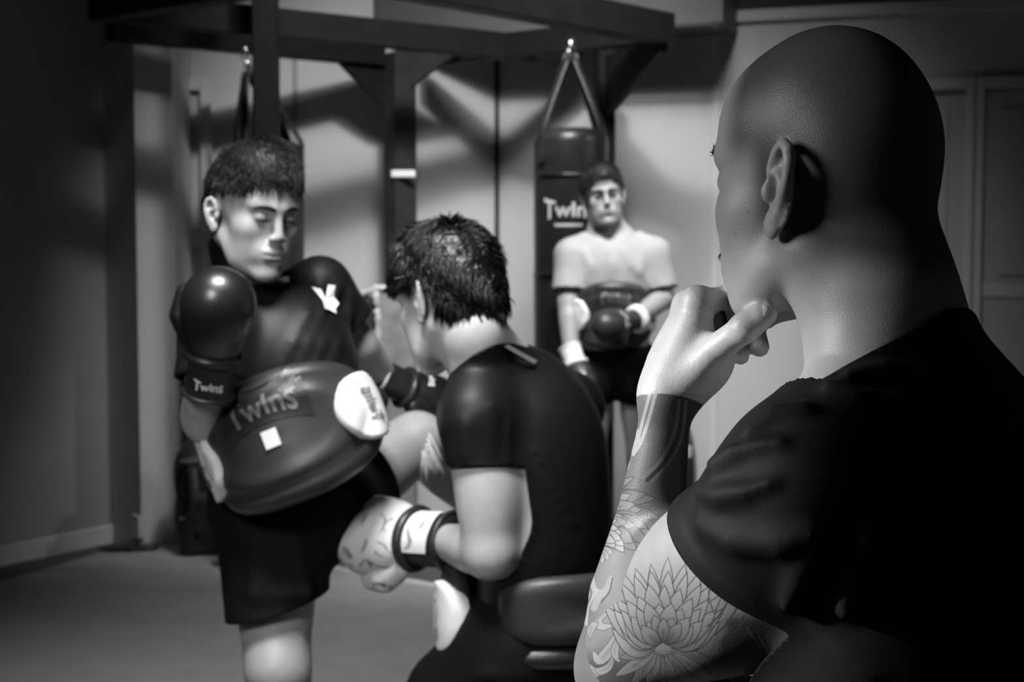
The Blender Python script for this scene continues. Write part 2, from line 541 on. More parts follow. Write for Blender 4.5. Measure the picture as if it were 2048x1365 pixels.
# left side wall with its pilaster
p1, p2, p3 = pl(230, 6.28), pl(275, 6.03), pl(350, 6.16)
dirL = unit(pl(0, 5.78) - pl(250, 6.3))
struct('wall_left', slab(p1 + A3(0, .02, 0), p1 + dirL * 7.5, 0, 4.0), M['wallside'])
poly = [tuple(p[:2]) for p in (p1 - A3(.05, 0, 0), p2, p3, p3 + A3(.0, .5, 0), p1 + A3(-.05, .6, 0))]
pil = struct('wall_pilaster', prism(poly, (0, 0, 2.0), (1, 0, 0), (0, 1, 0), (0, 0, 1), 4.0), M['wall'])
dn = A3(-dirL[1], dirL[0], 0); dn = -dn if dn[0] < 0 else dn
struct('baseboard_left', slab(p1 + dn * .014, p1 + dirL * 7.4 + dn * .014, .0, .085, .014, bev=.003), M['trim'])
u = unit(p2 - p1); nn = A3(u[1], -u[0], 0); nn = -nn if nn[1] > 0 else nn
struct('baseboard_pilaster', slab(p1 + nn * .012, p2 + nn * .012, 0, .16, .012, bev=.003), M['trim'])
# ceiling, soffit
struct('ceiling', boxm((0, 3.4, 4.05), (5.5, 4.6, .05)), M['ceil'])
s0 = pl(1440, 6.26); s1 = s0 - WRD * 2.75
nb = -WRN
poly = [tuple(q[:2]) for q in (s0, s0 + nb * .42, s1 + nb * .75, s1)]
struct('ceiling_soffit', prism(poly, (0, 0, 3.14), (1, 0, 0), (0, 1, 0), (0, 0, 1), 1.70), M['duct'])
pp = [s0 - WRD * .55 + WRN * .012 + Z1 * 2.275, s0 - WRD * .03 + WRN * .012 + Z1 * 2.275]
cond = mesh('conduit_pipe', *join([tube([pp[0], pp[1]], .011, 8), tube([pp[0] + Z1 * .03, pp[0]], .011, 8), boxm(pp[1], (.02, .014, .014), None, .003)]), M['steel2'], sm=False)
tag(cond, 'thin grey conduit pipe under the wall soffit edge', 'pipe')
# doors
def door(nr, wallfn, d, n, x0, x1, ztop, zmid, frame_w=.05, side='both'):
    a, b2 = wallfn(x0), wallfn(x1)
    root = thing('door_%d' % nr, None, None, (a + b2) / 2); root['kind'] = 'structure'
    for lo, hi, nm in ((.01, zmid - .035, 'lower_panel'), (zmid + .035, ztop - .05, 'upper_panel')):
        V, F = slab(a + d * .07 + n * .022, b2 - d * .07 + n * .022, lo + .03, hi - .03, .02, bev=.006)
        mesh(nm, V, F, M['door'], root, sm=False)
    V, F = slab(a + n * .012, b2 + n * .012, .005, ztop - .012, .012); mesh('leaf', V, F, M['door'], root, sm=False)
    V, F = slab(a + n * .02, b2 + n * .02, zmid - .028, zmid + .028, .012, bev=.003); mesh('rail', V, F, M['trim'], root, sm=False)
    for q in ((a - d * frame_w / 2), (b2 + d * frame_w / 2)):
        V, F = slab(q - d * frame_w / 2 + n * .045, q + d * frame_w / 2 + n * .045, 0, ztop + frame_w, .05, bev=.004)
        mesh('jamb', V, F, M['trim'], root, sm=False)
    V, F = slab(a + n * .045, b2 + n * .045, ztop, ztop + frame_w, .05, bev=.004); mesh('lintel', V, F, M['trim'], root, sm=False)
    return root
dw = WRD
door(1, on_wr, dw, WRN, 1765, 1925, 2.0, 1.13)
door(2, on_wr, dw, WRN, 1962, 2150, 2.0, 1.12)
door(3, on_wl, -WLD, WLN, 250, 403, 2.02, 1.34)
# floor and mat
struct('floor', boxm((0, 3.5, -.05), (5.5, 4.6, .05)), M['floor'])
e0, e1 = A3(*pl(340, 6.18)), A3(*pl(905, 5.28))
ed = unit(e1 - e0); q0 = e0 - ed * .12; q1 = e1 + ed * 3.4
poly = [tuple(q[:2]) for q in (q0, (-2.0, 5.35), (-3.0, 3.9), (-3.6, -.9), (4.0, -.9), (3.6, 3.3), q1)]
poly = [(float(a), float(b)) for a, b in poly]
MATZ = .025
mt = mesh('training_mat', *prism(poly, (0, 0, MATZ / 2), (1, 0, 0), (0, 1, 0), (0, 0, 1), MATZ), M['mat'], sm=False)
tag(mt, 'large grey training mat covering the floor under the sparring pair', 'mat')
V, F = beam(q0 + Z1 * MATZ, q1 + Z1 * MATZ, .045, .012, bev=.003)
mesh('mat_edging', V, F, M['matedge'], mt, sm=False)['label'] = 'pale strip along the mat edge'

# ------------------------------------------------------------------ steel rack that carries the bags
RZ = 2.205
Vf, E, Vn, Vl = A3(-.031, 6.4, RZ), A3(.616, 5.9, RZ), A3(-.58, 4.6, RZ), A3(-1.536, 5.34, RZ)
rack = thing('bag_rack', 'black steel frame of posts and beams that carries the punching bags', 'rack', (-.2, 6.0, 0))
def part(nm, mm, m=M['steel'], root=rack):
    return mesh(nm, *mm, m, root, sm=False)
ext = lambda a, b, e: b + unit(b - a) * e
part('beam', beam(Vl, ext(Vl, Vf, .42), .06, .115))
part('beam', beam(ext(E, Vn, .0), ext(Vn, E, .03), .09, .125))
part('beam', beam(ext(E, Vf, .46), E, .06, .11))
part('beam', beam(Vn, Vl, .09, .12))
bb0, bb1 = A3(-1.62, 5.78, 2.19), A3(-.60, 6.60, 2.19)
part('beam', beam(bb0, bb1, .08, .10))
part('post', boxm(A3(*pl(537, 5.5)) + Z1 * 2.013, (.046, .046, 1.986), rotz(.0), .006))
P2 = A3(*pl(802, 6.58)); P3 = A3(*pl(1207, 6.44))
part('post', boxm(P2 + Z1 * 1.1, (.056, .056, 1.1), rotz(.62), .006), M['steel2'])
part('post', boxm(P3 + Z1 * 1.1, (.04, .04, 1.1), rotz(.3), .005))
for c in (P2, P3):
    part('base_plate', boxm(c + Z1 * .006, (.1, .1, .006), rotz(.5), .002), M['steel2'])
gd = unit(bb0 - bb1)
part('gusset', prism([(0, 0), (.26, 0), (.05, -.17), (0, -.17)], bb1 + Z1 * -.04 + gd * -.02, gd, Z1, np.cross(gd, Z1), .03))
gr = unit(E - P3 - Z1 * (E - P3)[2]); part('gusset', prism([(.0, .0), (.62, 0), (.58, -.05), (.03, -.27), (0, -.27)], A3(P3[0], P3[1], 2.16), unit(A3(*(E - P3)[:2], 0)), Z1, np.cross(unit(A3(*(E - P3)[:2], 0)), Z1), .03))
part('gusset', prism([(0, 0), (.3, 0), (0, -.2)], A3(P2[0], P2[1], 2.2), unit(Vf - A3(P2[0], P2[1], RZ)), Z1, np.cross(unit(Vf - A3(P2[0], P2[1], RZ)), Z1), .03), M['steel2'])
tp = part('tape_patch', boxm(P2 + A3(.02, -.082, zpix(349, 6.5)), (.055, .004, .016), rotz(.05), .003), M['print'])

# ------------------------------------------------------------------ lettering helper
def letters(txt, size, bold=.012):
    c = bpy.data.curves.new('t', 'FONT'); c.body = txt; c.size = 1.0; c.align_x = 'CENTER'; c.align_y = 'CENTER'
    c.extrude = 0; c.offset = bold; c.resolution_u = 3
    o = bpy.data.objects.new('t', c); COL.objects.link(o)
    dg = bpy.context.evaluated_depsgraph_get(); dg.update()
    me = bpy.data.meshes.new_from_object(o.evaluated_get(dg))
    import bmesh
    b = bmesh.new(); b.from_mesh(me); bmesh.ops.triangulate(b, faces=b.faces[:])
    for _ in range(2): bmesh.ops.subdivide_edges(b, edges=[e for e in b.edges if e.calc_length() > .12], cuts=1); bmesh.ops.triangulate(b, faces=b.faces[:])
    b.to_mesh(me); b.free()
    V = np.array([v.co[:] for v in me.vertices]); F = [tuple(p.vertices) for p in me.polygons]
    bpy.data.objects.remove(o); bpy.data.curves.remove(c); bpy.data.meshes.remove(me)
    w = np.ptp(V[:, 0]); V = (V - (V.max(0) + V.min(0)) / 2) * size / w
    return V, F
def arch(V, s):      # lettering that swells towards both ends like a bow-tie
    w = abs(V[:, 0]).max(); V = V.copy(); V[:, 1] *= .8 + s * (V[:, 0] / w) ** 2; return V
LOGO = letters('TwIns', .2, .02)
LOGO = (arch(LOGO[0] * A3(1, 1.15, 1), .5), LOGO[1])

# ------------------------------------------------------------------ heavy bags
def heavy_bag(label, apex, cx, r, ztop, zbot, hang, spin=0.0, logo=True):
    root = thing('heavy_bag', label, 'punching bag', (cx[0], cx[1], zbot), 'punching bags hanging from the rack')
    n = 40; prof = [(0, zbot), (r * .8, zbot + .004), (r * .97, zbot + .03), (r, zbot + .09)]
    prof += [(r * (1 + .006 * math.sin(i * 1.9)), zbot + .09 + (ztop - zbot - .15) * i / 14) for i in range(1, 15)]
    prof += [(r * .985, ztop - .04), (r * .9, ztop - .012), (r * .7, ztop), (0, ztop)]
    V = [(cx[0] + q * math.cos(a), cx[1] + q * math.sin(a), z) for q, z in prof for a in np.linspace(0, 2 * math.pi, n, endpoint=False)]
    F = [(i * n + j, i * n + (j + 1) % n, (i + 1) * n + (j + 1) % n, (i + 1) * n + j) for i in range(len(prof) - 1) for j in range(n)]
    mesh('bag_body', V, F, M['leather'], root)
    ring = lambda z, rr, w: tube([(cx[0] + rr * math.cos(a), cx[1] + rr * math.sin(a), z) for a in np.linspace(0, 2 * math.pi, n, endpoint=False)], w, 6, True)
    for z in (ztop - .20, ztop - .62, ztop - .98):
        if z > zbot + .1: mesh('seam_band', *ring(z, r * 1.005, .008), M['gloss'], root)
    for i, a in enumerate(np.radians([215, 325, 40, 140]) + spin):
        d = A3(math.cos(a), math.sin(a), 0); foot = A3(cx[0], cx[1], ztop - .16) + d * r * 1.015
        sh = A3(cx[0], cx[1], ztop + .01) + d * r * .95
        pts = spline([foot, foot + Z1 * .10, sh, (sh * .45 + apex * .55) + d * .01, apex + d * .012], 14)
        st = mesh('strap', *tube(pts, .026, 8, flat=(d, .22)), M['leather'], root)
        for (dx, dz) in ((-.012, .05), (.012, .05), (0, .035), (-.012, .02), (.012, .02)):
            side = np.cross(d, Z1); c = foot + d * .006 + side * dx + Z1 * dz
            V2, F2 = boxm(c, (.0045, .0035, .0045), np.stack([side, d, Z1], 1), .002)
            mesh('rivet', V2, F2, M['steel2'], st, sm=False)
    # carabiner and chain
    nlink = max(2, int((hang[2] - apex[2]) / .035))
    for i in range(nlink):
        c = apex + (hang - apex) * (i + .5) / nlink; t = np.linspace(0, 2 * math.pi, 12, endpoint=False)
        ax2 = A3(1, 0, 0) if i % 2 else A3(0, 1, 0); L = np.linalg.norm(hang - apex) / nlink * .66
        mesh('chain_link', *tube([c + ax2 * .011 * math.cos(q) + Z1 * L * math.sin(q) for q in t], .0045, 6, True), M['chrome'], root)
    mesh('swivel', *join([boxm(apex + Z1 * .005, (.016, .016, .03), rotz(.4), .006), tube([apex + Z1 * .02, apex + Z1 * .06], .012, 10)]), M['chrome'], root)
    if logo:
        V, F = LOGO; zc = ztop - .345; a0 = -math.pi / 2 - .10; rr = r * 1.012
        a = a0 + V[:, 0] * 1.12 / r
        W = np.stack([cx[0] + rr * np.cos(a), cx[1] + rr * np.sin(a), zc + V[:, 1] * 1.1], 1)
        mesh('lettering', W, F, M['print'], root, sm=False)
        V, F = boxm((0, 0, 0), (.06, .001, .005)); xs = np.linspace(-.06, .06, 9)
        W = np.array([[cx[0] + rr * math.cos(a0 + x / r), cx[1] + rr * math.sin(a0 + x / r), zc - .065 + s] for s in (-.006, .006) for x in xs])
        mesh('underline', W, [(i, i + 1, 10 + i, 9 + i) for i in range(8)], M['print'], root, sm=False)
    return root
bx2 = A3(.252, 6.12, 0)
heavy_bag('black leather punching bag with white lettering hanging behind the man in white', A3(.250, 6.14, zpix(112, 6.14)), bx2, .158, zpix(262, 6.14), .28, A3(.252, 6.16, 2.16))
bx1 = A3((536 - 1024) / FPX * 6.14, 6.16, 0)
hp = bb0 + (bb1 - bb0) * .42
heavy_bag('black punching bag hanging behind the head of the fighter with the shiny glove', A3((500 - 1024) / FPX * 6.12, 6.12, zpix(150, 6.12)), bx1, .155, zpix(285, 6.14), .30, A3((492 - 1024) / FPX * 6.1, 6.1, 2.15), .4, False)

# ------------------------------------------------------------------ gear lying about
def back(name, label, cat, S, step, m):
    o = sculpt(name, S, step, m); return tag(o, label, cat)
# rucksack heap beside the pilaster
g = A3((420 - 1024) / FPX * 5.95, 5.95, MATZ + .001)
root = thing('gym_bag', 'limp black nylon rucksack standing on the floor beside the pilaster', 'bag', g)
S = Sdf().frame(rotz(.25), g)
S.ell((0, 0, .17), (.16, .10, .19), k=.05).ell((-.03, -.01, .36), (.13, .09, .14), k=.06).ell((.02, -.07, .15), (.11, .06, .11), k=.03)
S.ell((-.07, 0, .30), (.07, .08, .07), k=.05).ell((.06, -.02, .42), (.06, .06, .05), k=.05).box((0, 0, .045), (.14, .09, .045), .03, k=.03)
for i in range(10):
    a = rng.uniform(-1, 1, 3); S.chain([(a[0] * .14, -.10, .08 + .12 * i / 3), (a[1] * .14, -.085, .1 + .11 * i / 3)], .012, k=.03)
S.box((0, 0, -.1), (.4, .4, .1), 0, k=.001, op='s')
sculpt('bag_body', S, .008, M['gear'], root)
for sx in (-.06, .07):
    pts = spline([g + A3(sx, -.12, .38), g + A3(sx + .02, -.17, .26), g + A3(sx - .01, -.15, .12), g + A3(sx, -.12, .05)], 14)
    mesh('strap', *tube(pts, .02, 8, flat=((0, 1, 0), .25)), M['gear'], root)
mesh('buckle', *boxm(g + A3(.10, -.14, .24), (.014, .008, .012), None, .003), M['chrome'], root, sm=False)
g2 = A3((404 - 1024) / FPX * 6.22, 6.30, 0)
root = thing('holdall', 'tall black gear holdall leaning upright behind the rucksack', 'bag', g2)
S = Sdf().frame(rotz(.1), g2)
S.box((0, 0, .42), (.10, .07, .42), .06, k=.03).ell((-.03, 0, .80), (.10, .07, .10), k=.06).ell((.04, -.03, .55), (.06, .07, .16), k=.04)
for i in range(9):
    S.chain([(-.10, -.06, .12 + i * .085), (.0, -.095, .10 + i * .085 + rng.uniform(-.03, .03)), (.09, -.06, .14 + i * .085)], .014, k=.02)
sculpt('bag_body', S, .009, M['gear'], root)
mesh('handle', *tube(spline([g2 + A3(-.06, -.06, .84), g2 + A3(-.03, -.05, .93), g2 + A3(.04, -.05, .92), g2 + A3(.06, -.06, .82)], 12), .012, 8), M['leather'], root)
# second bag, lower, to its right
g3 = A3((508 - 1024) / FPX * 5.68, 5.68, MATZ + .001)
root = thing('duffel_bag', 'soft dark duffel bag with a metal stud lying right of the rucksack', 'bag', g3)
S = Sdf().frame(rotz(-.08), g3)
S.chain([(-.08, 0, .10), (.09, 0, .095)], [.085, .085], k=.03).ell((-.06, .01, .20), (.06, .055, .12), k=.05).chain([(-.08, -.05, .15), (.07, -.075, .09), (.12, -.04, .06)], .018, k=.03)
S.box((0, 0, -.1), (.5, .5, .1), 0, k=.001, op='s')
sculpt('bag_body', S, .009, M['gear'], root)
mesh('stud', *boxm(g3 + A3(-.04, -.082, .14), (.008, .006, .008), None, .003), M['chrome'], root, sm=False)
for s in (-1, 1):
    mesh('handle', *tube(spline([g3 + A3(-.04, s * .035, .17), g3 + A3(-.01, s * .04, .235), g3 + A3(.05, s * .04, .23), g3 + A3(.08, s * .035, .15)], 12), .01, 8), M['leather'], root)
# flat black pad by the pilaster
g4 = A3((252 - 1024) / FPX * 6.0, 5.97, MATZ + .003)
root = thing('sandal', 'flat black sandal lying on the floor in front of the pilaster', 'sandal', g4)
S = Sdf().frame(rotz(-1.35), g4)
S.chain([(0, -.09, .012), (.006, 0, .012), (0, .09, .012)], [.034, .038, .044], k=.005, flat=((0, 0, 1), .3))
sculpt('sole', S, .005, M['leather'], root)
S = Sdf().frame(rotz(-1.35), g4).chain([(-.045, .0, .01), (-.03, .02, .035), (0, .055, .04), (.03, .02, .035), (.045, .0, .01)], .009, k=.004)
sculpt('strap', S, .004, M['leather'], root)
# worn foam shield leaning against the far post
g5 = A3((775 - 1024) / FPX * 6.25, 6.3, 0)
Rg = rotz(.12) @ rotx(-.06)
root = thing('kick_shield', 'tall worn grey foam shield with frayed pale edges against the steel post', 'shield', g5)
V, F = boxm((.035, 0, .565), (.09, .05, .56), None, .02)
mesh('pad_face', V @ Rg.T + g5, F, M['worn'], root, sm=False)
V, F = boxm((-.085, .0, .55), (.035, .045, .545), None, .02)
mesh('side_panel', V @ Rg.T + g5, F, M['gear'], root, sm=False)
for (xx, pts) in ((0, [(-.05, -.052, .1), (-.05, -.054, 1.11)]), (1, [(-.12, -.03, 1.10), (-.05, -.045, 1.125), (.06, -.05, 1.13), (.12, -.045, 1.10)])):
    pts = spline([np.array(p) for p in pts], 60); pts = pts + rng.normal(0, .004, pts.shape)
    V, F = tube(pts, rng.uniform(.008, .02, len(pts)), 7)
    mesh('frayed_edge', V @ Rg.T + g5, F, M['fray'], root)
# glossy dark shield by the right-hand wall
g6 = A3((1352 - 1024) / FPX * 6.25, 6.25, 0)
root = thing('round_shield', 'glossy black oval strike shield standing on the floor beside the white wall', 'shield', g6)
S = Sdf().frame(rotz(.1), g6)
S.ell((0, 0, .30), (.10, .07, .285), k=.02).ell((0, -.05, .30), (.075, .045, .22), k=.03).box((0, 0, .02), (.07, .06, .02), .015, k=.02)
S.chain([(-.02, -.09, .14), (.02, -.1, .2), (.03, -.1, .36), (0, -.095, .46)], .014, k=.015)
sculpt('pad_face', S, .007, M['gloss'], root)
mesh('badge', *boxm(g6 + A3(.052, -.092, .42), (.012, .006, .026), rotz(.3), .005), M['print'], root, sm=False)
mesh('handle', *tube(spline([g6 + A3(.0, .07, .42), g6 + A3(.02, .12, .36), g6 + A3(.02, .12, .26), g6 + A3(0, .07, .2)], 12), .012, 8), M['leather'], root)
# ------------------------------------------------------------------ anatomy
def ear(S, side, sz=1.0, flare=.50, y0=-.004, z0=.0, x0=.073):
    """ear in the current head frame; side -1 left, +1 right"""
    O = A3(side * x0, y0, z0)
    u = A3(side * math.sin(flare), -math.cos(flare), 0)
    v = unit(A3(0, -.20, 1)); w = -np.cross(u, v) * side
    q = lambda a, b, c=0: O + sz * (u * a + v * b + w * c)
    R = np.stack([u, v, w], 1)
    S.ell(q(.013, .002, -.002), (.017 * sz, .032 * sz, .0045 * sz), R, k=.005)
    S.chain([q(.004, .004, .003), q(.001, .016, .004), q(.006, .028, .004), q(.015, .034, .004), q(.024, .029, .004), q(.029, .018, .004), q(.029, .004, .004), q(.025, -.010, .003), q(.018, -.022, .001)],
            [.0034, .0040, .0046, .0050, .0050, .0048, .0045, .0042, .0045], k=.003)
    S.ell(q(.009, -.028, .0), (.009 * sz, .011 * sz, .005 * sz), R, k=.006)
    S.ell(q(.012, -.004, .006), (.0095 * sz, .014 * sz, .0095 * sz), R, k=.003, op='s')
    S.ell(q(.018, .018, .004), (.0065 * sz, .012 * sz, .0055 * sz), R, k=.003, op='s')
    S.chain([q(.010, .012, .0035), q(.019, .006, .004), q(.020, -.008, .0035), q(.012, -.016, .003)], .0028, k=.004)
    S.ell(q(.001, -.002, .004), (.005 * sz, .008 * sz, .005 * sz), R, k=.005)

def head(S, R, t, w=.93, nose=1.0, jaw=1.0, flare=.5, ear_y=-.012, full=True, ear_s=1.0, sock=.005, ear_z=.0):
    """head sculpt; w narrows it sideways and front to back"""
    S.frame(R, t)
    q = lambda p: A3(p[0] * w, p[1] * w, p[2])
    ell = lambda c, r, k, op='u': S.ell(q(c), q(r), k=k, op=op)
    chain = lambda ps, rs, k: S.chain([q(p) for p in ps], [r * (w + 1) / 2 for r in rs], k=k)
    ell((0, -.004, .044), (.0770, .0965, .0850), .015)
    ell((0, -.046, .020), (.066, .052, .060), .025)
    ell((0, .030, -.015), (.060, .060, .078), .025)
    ell((0, .050, .050), (.056, .042, .046), .03)
    for s in (-1, 1):
        chain([(s * .054, -.004, -.045), (s * .046 * jaw, .040, -.080), (s * .014, .080, -.096)], [.016, .015, .013], .02)
        ell((s * .044, .058, -.014), (.021, .025, .019), .022)
        ell((s * .036, .050, -.055), (.023, .028, .03), .03)
        chain([(s * .010, .094, .030), (s * .042, .078, .031)], [.0085, .0085], .014)
    ell((0, .086, -.094), (.018, .016, .013), .018)
    ell((0, .084, -.058), (.030, .020, .024), .02)
    if full:
        for s in (-1, 1):
            ell((s * .032, .102 + sock, .012), (.017, .015, .010), .014, 's')
            ell((s * .031, .0805, .011), (.0145, .0135, .0125), .004)
            ell((s * .0125, .105, -.025), (.0065, .0075, .0058), .006)
        chain([(0, .092, .026), (0, .102, .002), (0, .102 + .014 * nose, -.020)], [.008, .008, .0095], .010)
        ell((0, .1005, -.036), (.0125, .0085, .011), .008)
        ell((0, .100, -.050), (.022, .0085, .0055), .007)
        ell((0, .099, -.0615), (.019, .0085, .0065), .007)
        ell((0, .111, -.0556), (.025, .007, .0013), .003, 's')
        ell((0, .104, -.072), (.012, .006, .004), .008, 's')
    for s in (-1, 1): ear(S, s, flare=flare, y0=ear_y * w, x0=.0765 * w, sz=ear_s, z0=ear_z)

def strands(roots, dirs, length, width, curl, segs=4, droop=.3):
    """tapered hair clumps: V, F"""
    n = len(roots); t = np.linspace(0, 1, segs + 1)
    L = np.broadcast_to(length, (n,)); W = np.broadcast_to(width, (n,))
    d = dirs / np.linalg.norm(dirs, axis=1)[:, None]
    side = np.cross(d, rng.normal(size=(n, 3))); side /= np.linalg.norm(side, axis=1)[:, None]
    bn = np.cross(d, side)
    V = np.zeros((n, segs + 1, 3, 3))
    for i, q in enumerate(t):
        c = roots + d * (L * q)[:, None] + curl * (L * q * q)[:, None] + A3(0, 0, -1) * (droop * L * q * q)[:, None]
        w = W * (1 - q) ** .7 + 1e-4
        for j in range(3):
            a = 2 * math.pi * j / 3
            V[:, i, j] = c + (side * math.cos(a) + bn * math.sin(a)) * w[:, None]
    base = (np.arange(n) * (segs + 1) * 3)[:, None]
    F = []
    for i in range(segs):
        for j in range(3):
            k = (j + 1) % 3
            F.append(base + np.array([i * 3 + j, i * 3 + k, (i + 1) * 3 + k, (i + 1) * 3 + j]))
    return V.reshape(-1, 3), np.concatenate(F)

def cloth(name, body, C, ax, mt, parent, cuts, disp=None, gap=.004, thick=.003, it=2):
    """garment surface: its own volume joined with the inflated body, opened where a cut field is positive"""
    D = C.grid(ax)
    B = body.grid(ax)
    D = comb(D, B - gap, .006, 'u') if gap is not None else D
    if disp is not None:
        X, Y, Z = np.meshgrid(*[a.astype(np.float32) for a in ax], indexing='ij', sparse=True)
        D = D + disp(X, Y, Z)
    V, F = nets(D, ax)
    V = smooth(V, F, it, .5)
    F = tri(F)
    for c in cuts:
        V, F = clip(V, F, c(V))
    V, F = biggest(V, F)
    o = mesh(name, V, F, mt, parent)
    if thick:
        m = o.modifiers.new('thickness', 'SOLIDIFY'); m.thickness = thick; m.offset = -1
    return o
def biggest(V, F):
    """largest connected piece"""
    lab = np.arange(len(V))
    for _ in range(400):
        m = lab[F].min(1); new = lab.copy()
        for i in range(F.shape[1]): np.minimum.at(new, F[:, i], m)
        new = new[new]
        if (new == lab).all(): break
        lab = new
    r = lab[F[:, 0]]; u, c = np.unique(r, return_counts=True)
    return compact(V, F[r == u[c.argmax()]])
def halfspace(o, n): 
    o = np.asarray(o, float); n = unit(n)
    return lambda V: (V - o) @ n
def near_cap(a, b, r):
    a, b = np.asarray(a, float), np.asarray(b, float); ab = b - a
    def f(V):
        t = np.clip(((V - a) @ ab) / (ab @ ab), 0, 1); return np.linalg.norm(V - a - t[:, None] * ab, axis=1) - r
    return f

def normals(S, V, e=.0012):
    g = np.stack([S.at(V + e * np.eye(3)[i]) - S.at(V - e * np.eye(3)[i]) for i in range(3)], 1)
    return g / (np.linalg.norm(g, axis=1)[:, None] + 1e-9)
def hair_cap(name, parent, body, R, t, w, thick, top, nape, n, length, width, messy, front=.090, mt=None, step=.004, rough=.0022, lift=.35, fringe=0, ears=True, brow=.074):
    S = Sdf().frame(R, t)
    q = lambda a, b, c: (a * w, b * w, c)
    S.ell(q(0, -.006, .046), (.0785 * w + thick, .0985 * w + thick, .086 + thick * .8), k=.01)
    S.ell(q(0, .020, .085), (.056 * w + thick * .6, .066 * w + thick * .4, .045 + top), k=.03)
    S.ell(q(0, -.048, .015), (.066 * w + thick * .8, .054 * w + thick, .066), k=.03)
    S.chain([q(0, -.060, -.02), q(0, -.058, nape)], [.058 * w, .048 * w], k=.03)
    # hair line: forehead edge, temples, round the ears, nape
    S.box(q(0, front + .060, -.02), (.11, .060, brow + .02), .02, k=.012, op='s')
    for s in (-1, 1):
        S.box(q(s * .082, .052, -.04), (.045, .040, .085), .015, k=.012, op='s')
        S.ell(q(s * .088, -.012, -.004), (.033, .036, .044), k=.006, op='s')
        S.ell(q(s * .080, .0, -.07), (.045, .040, .050), k=.012, op='s')
    S.ell(q(0, .03, -.11), (.10, .085, .085), k=.01, op='s')
    S.box((0, 0, nape - .10), (.2, .2, .10), .01, k=.012, op='s')
    lo, hi = S.bounds(.01)
    ax = [axis(lo[i], hi[i], step) for i in range(3)]
    Dg = S.grid(ax); X, Y, Z = np.meshgrid(*ax, indexing='ij', sparse=True)
    Dg = Dg - rough * np.sin(X * 310 + 4 * np.sin(Z * 140)) * np.sin(Y * 270 + 3 * np.sin(X * 120)) * np.sin(Z * 290)
    V, F = nets(Dg.astype(np.float32), ax); V, F = biggest(V, F)
    N = normals(S, V); L = (V - t) @ R; out = (body.at(V) > .001)
    cand = np.where(out)[0]; idx = rng.choice(cand, min(n, len(cand)), replace=True)
    crown = t + R @ A3(0, -.045 * w, .13)
    fl = V[idx] - crown; fl /= np.linalg.norm(fl, axis=1)[:, None] + 1e-9
    nn = N[idx]; tan = fl - nn * (fl * nn).sum(1)[:, None]; tan /= np.linalg.norm(tan, axis=1)[:, None] + 1e-6
    cl = np.sin(L[idx] @ (rng.normal(size=(3, 3)) * 55))        # clumps share a lean
    d = tan + nn * lift + messy * (cl @ R.T) + rng.normal(0, .12, nn.shape)
    V2, F2 = strands(V[idx] - nn * .003, d, length * rng.uniform(.6, 1.25, len(idx)), width * rng.uniform(.6, 1.3, len(idx)), nn * -.35, 4, .12)
    if fringe:
        x = rng.uniform(-.05, .05, fringe); r0 = t + np.stack([x * w, np.full(fringe, (front - .006) * w) - x * x * 6 * w, brow + .008 + rng.uniform(-.004, .012, fringe)], 1) @ R.T
        d = (R @ A3(.1, .8, -.9))[None] + rng.normal(0, .28, (fringe, 3))
        V3, F3 = strands(r0, d, .028 * rng.uniform(.3, 1.3, fringe), .0017, np.zeros(3), 4, .25)
        F3 = F3 + len(V2); V2 = np.concatenate([V2, V3]); F2 = np.concatenate([F2, F3])
    Va = np.concatenate([V, V2]); Fa = np.concatenate([F, F2 + len(V)])
    o = mesh(name, Va, Fa, mt or M['hair'], parent); o['kind'] = 'stuff'
    return o
def face_marks(parent, S, R, t, w, eyes='down', lips=True, rad=1.0):
    """brows, eyes and lips laid on the face"""
    pt = lambda *p: t + R @ A3(p[0] * w, p[1] * w, p[2])
    for s in (-1, 1):
        c = S.onto(spline([pt(s * .011, .104, .0275), pt(s * .026, .102, .030), pt(s * .040, .096, .0300), pt(s * .051, .084, .026)], 12), .0002)
        mesh('eyebrow', *tube(c, np.array([.0022, .0034, .0038, .004, .004, .0038, .0036, .0032, .0028, .0024, .0018, .001]) * rad, 8, flat=(R[:, 1], .45)), M['hair'], parent)
        if eyes == 'down':
            c = S.onto(spline([pt(s * .018, .1, .0055), pt(s * .026, .1, .0032), pt(s * .036, .1, .0030), pt(s * .046, .09, .0068)], 10), .0002)
            mesh('eyelashes', *tube(c, np.array([.0008, .0014, .0018, .002, .0021, .0021, .002, .0019, .0016, .0008]) * rad, 8, flat=(R[:, 1], .5)), M['eye'], parent)
        else:
            c = S.onto(np.array([pt(s * .0315, .1, .011)]), -.0008)[0]
            E = Sdf().frame(R, c).ell((0, 0, 0), (.011 * rad, .0022, .0045 * rad), k=.001)
            sculpt('eye', E, .0012 * rad, M['eye'], parent)
    if lips:
        c = S.onto(spline([pt(-.021, .1, -.0555), pt(-.01, .11, -.0535), pt(0, .112, -.0550), pt(.01, .11, -.0535), pt(.021, .1, -.0555)], 14), -.0003)
        mesh('mouth', *tube(c, np.concatenate([np.linspace(.0008, .0017, 7), np.linspace(.0017, .0008, 7)]) * rad, 8), M['lip'], parent)

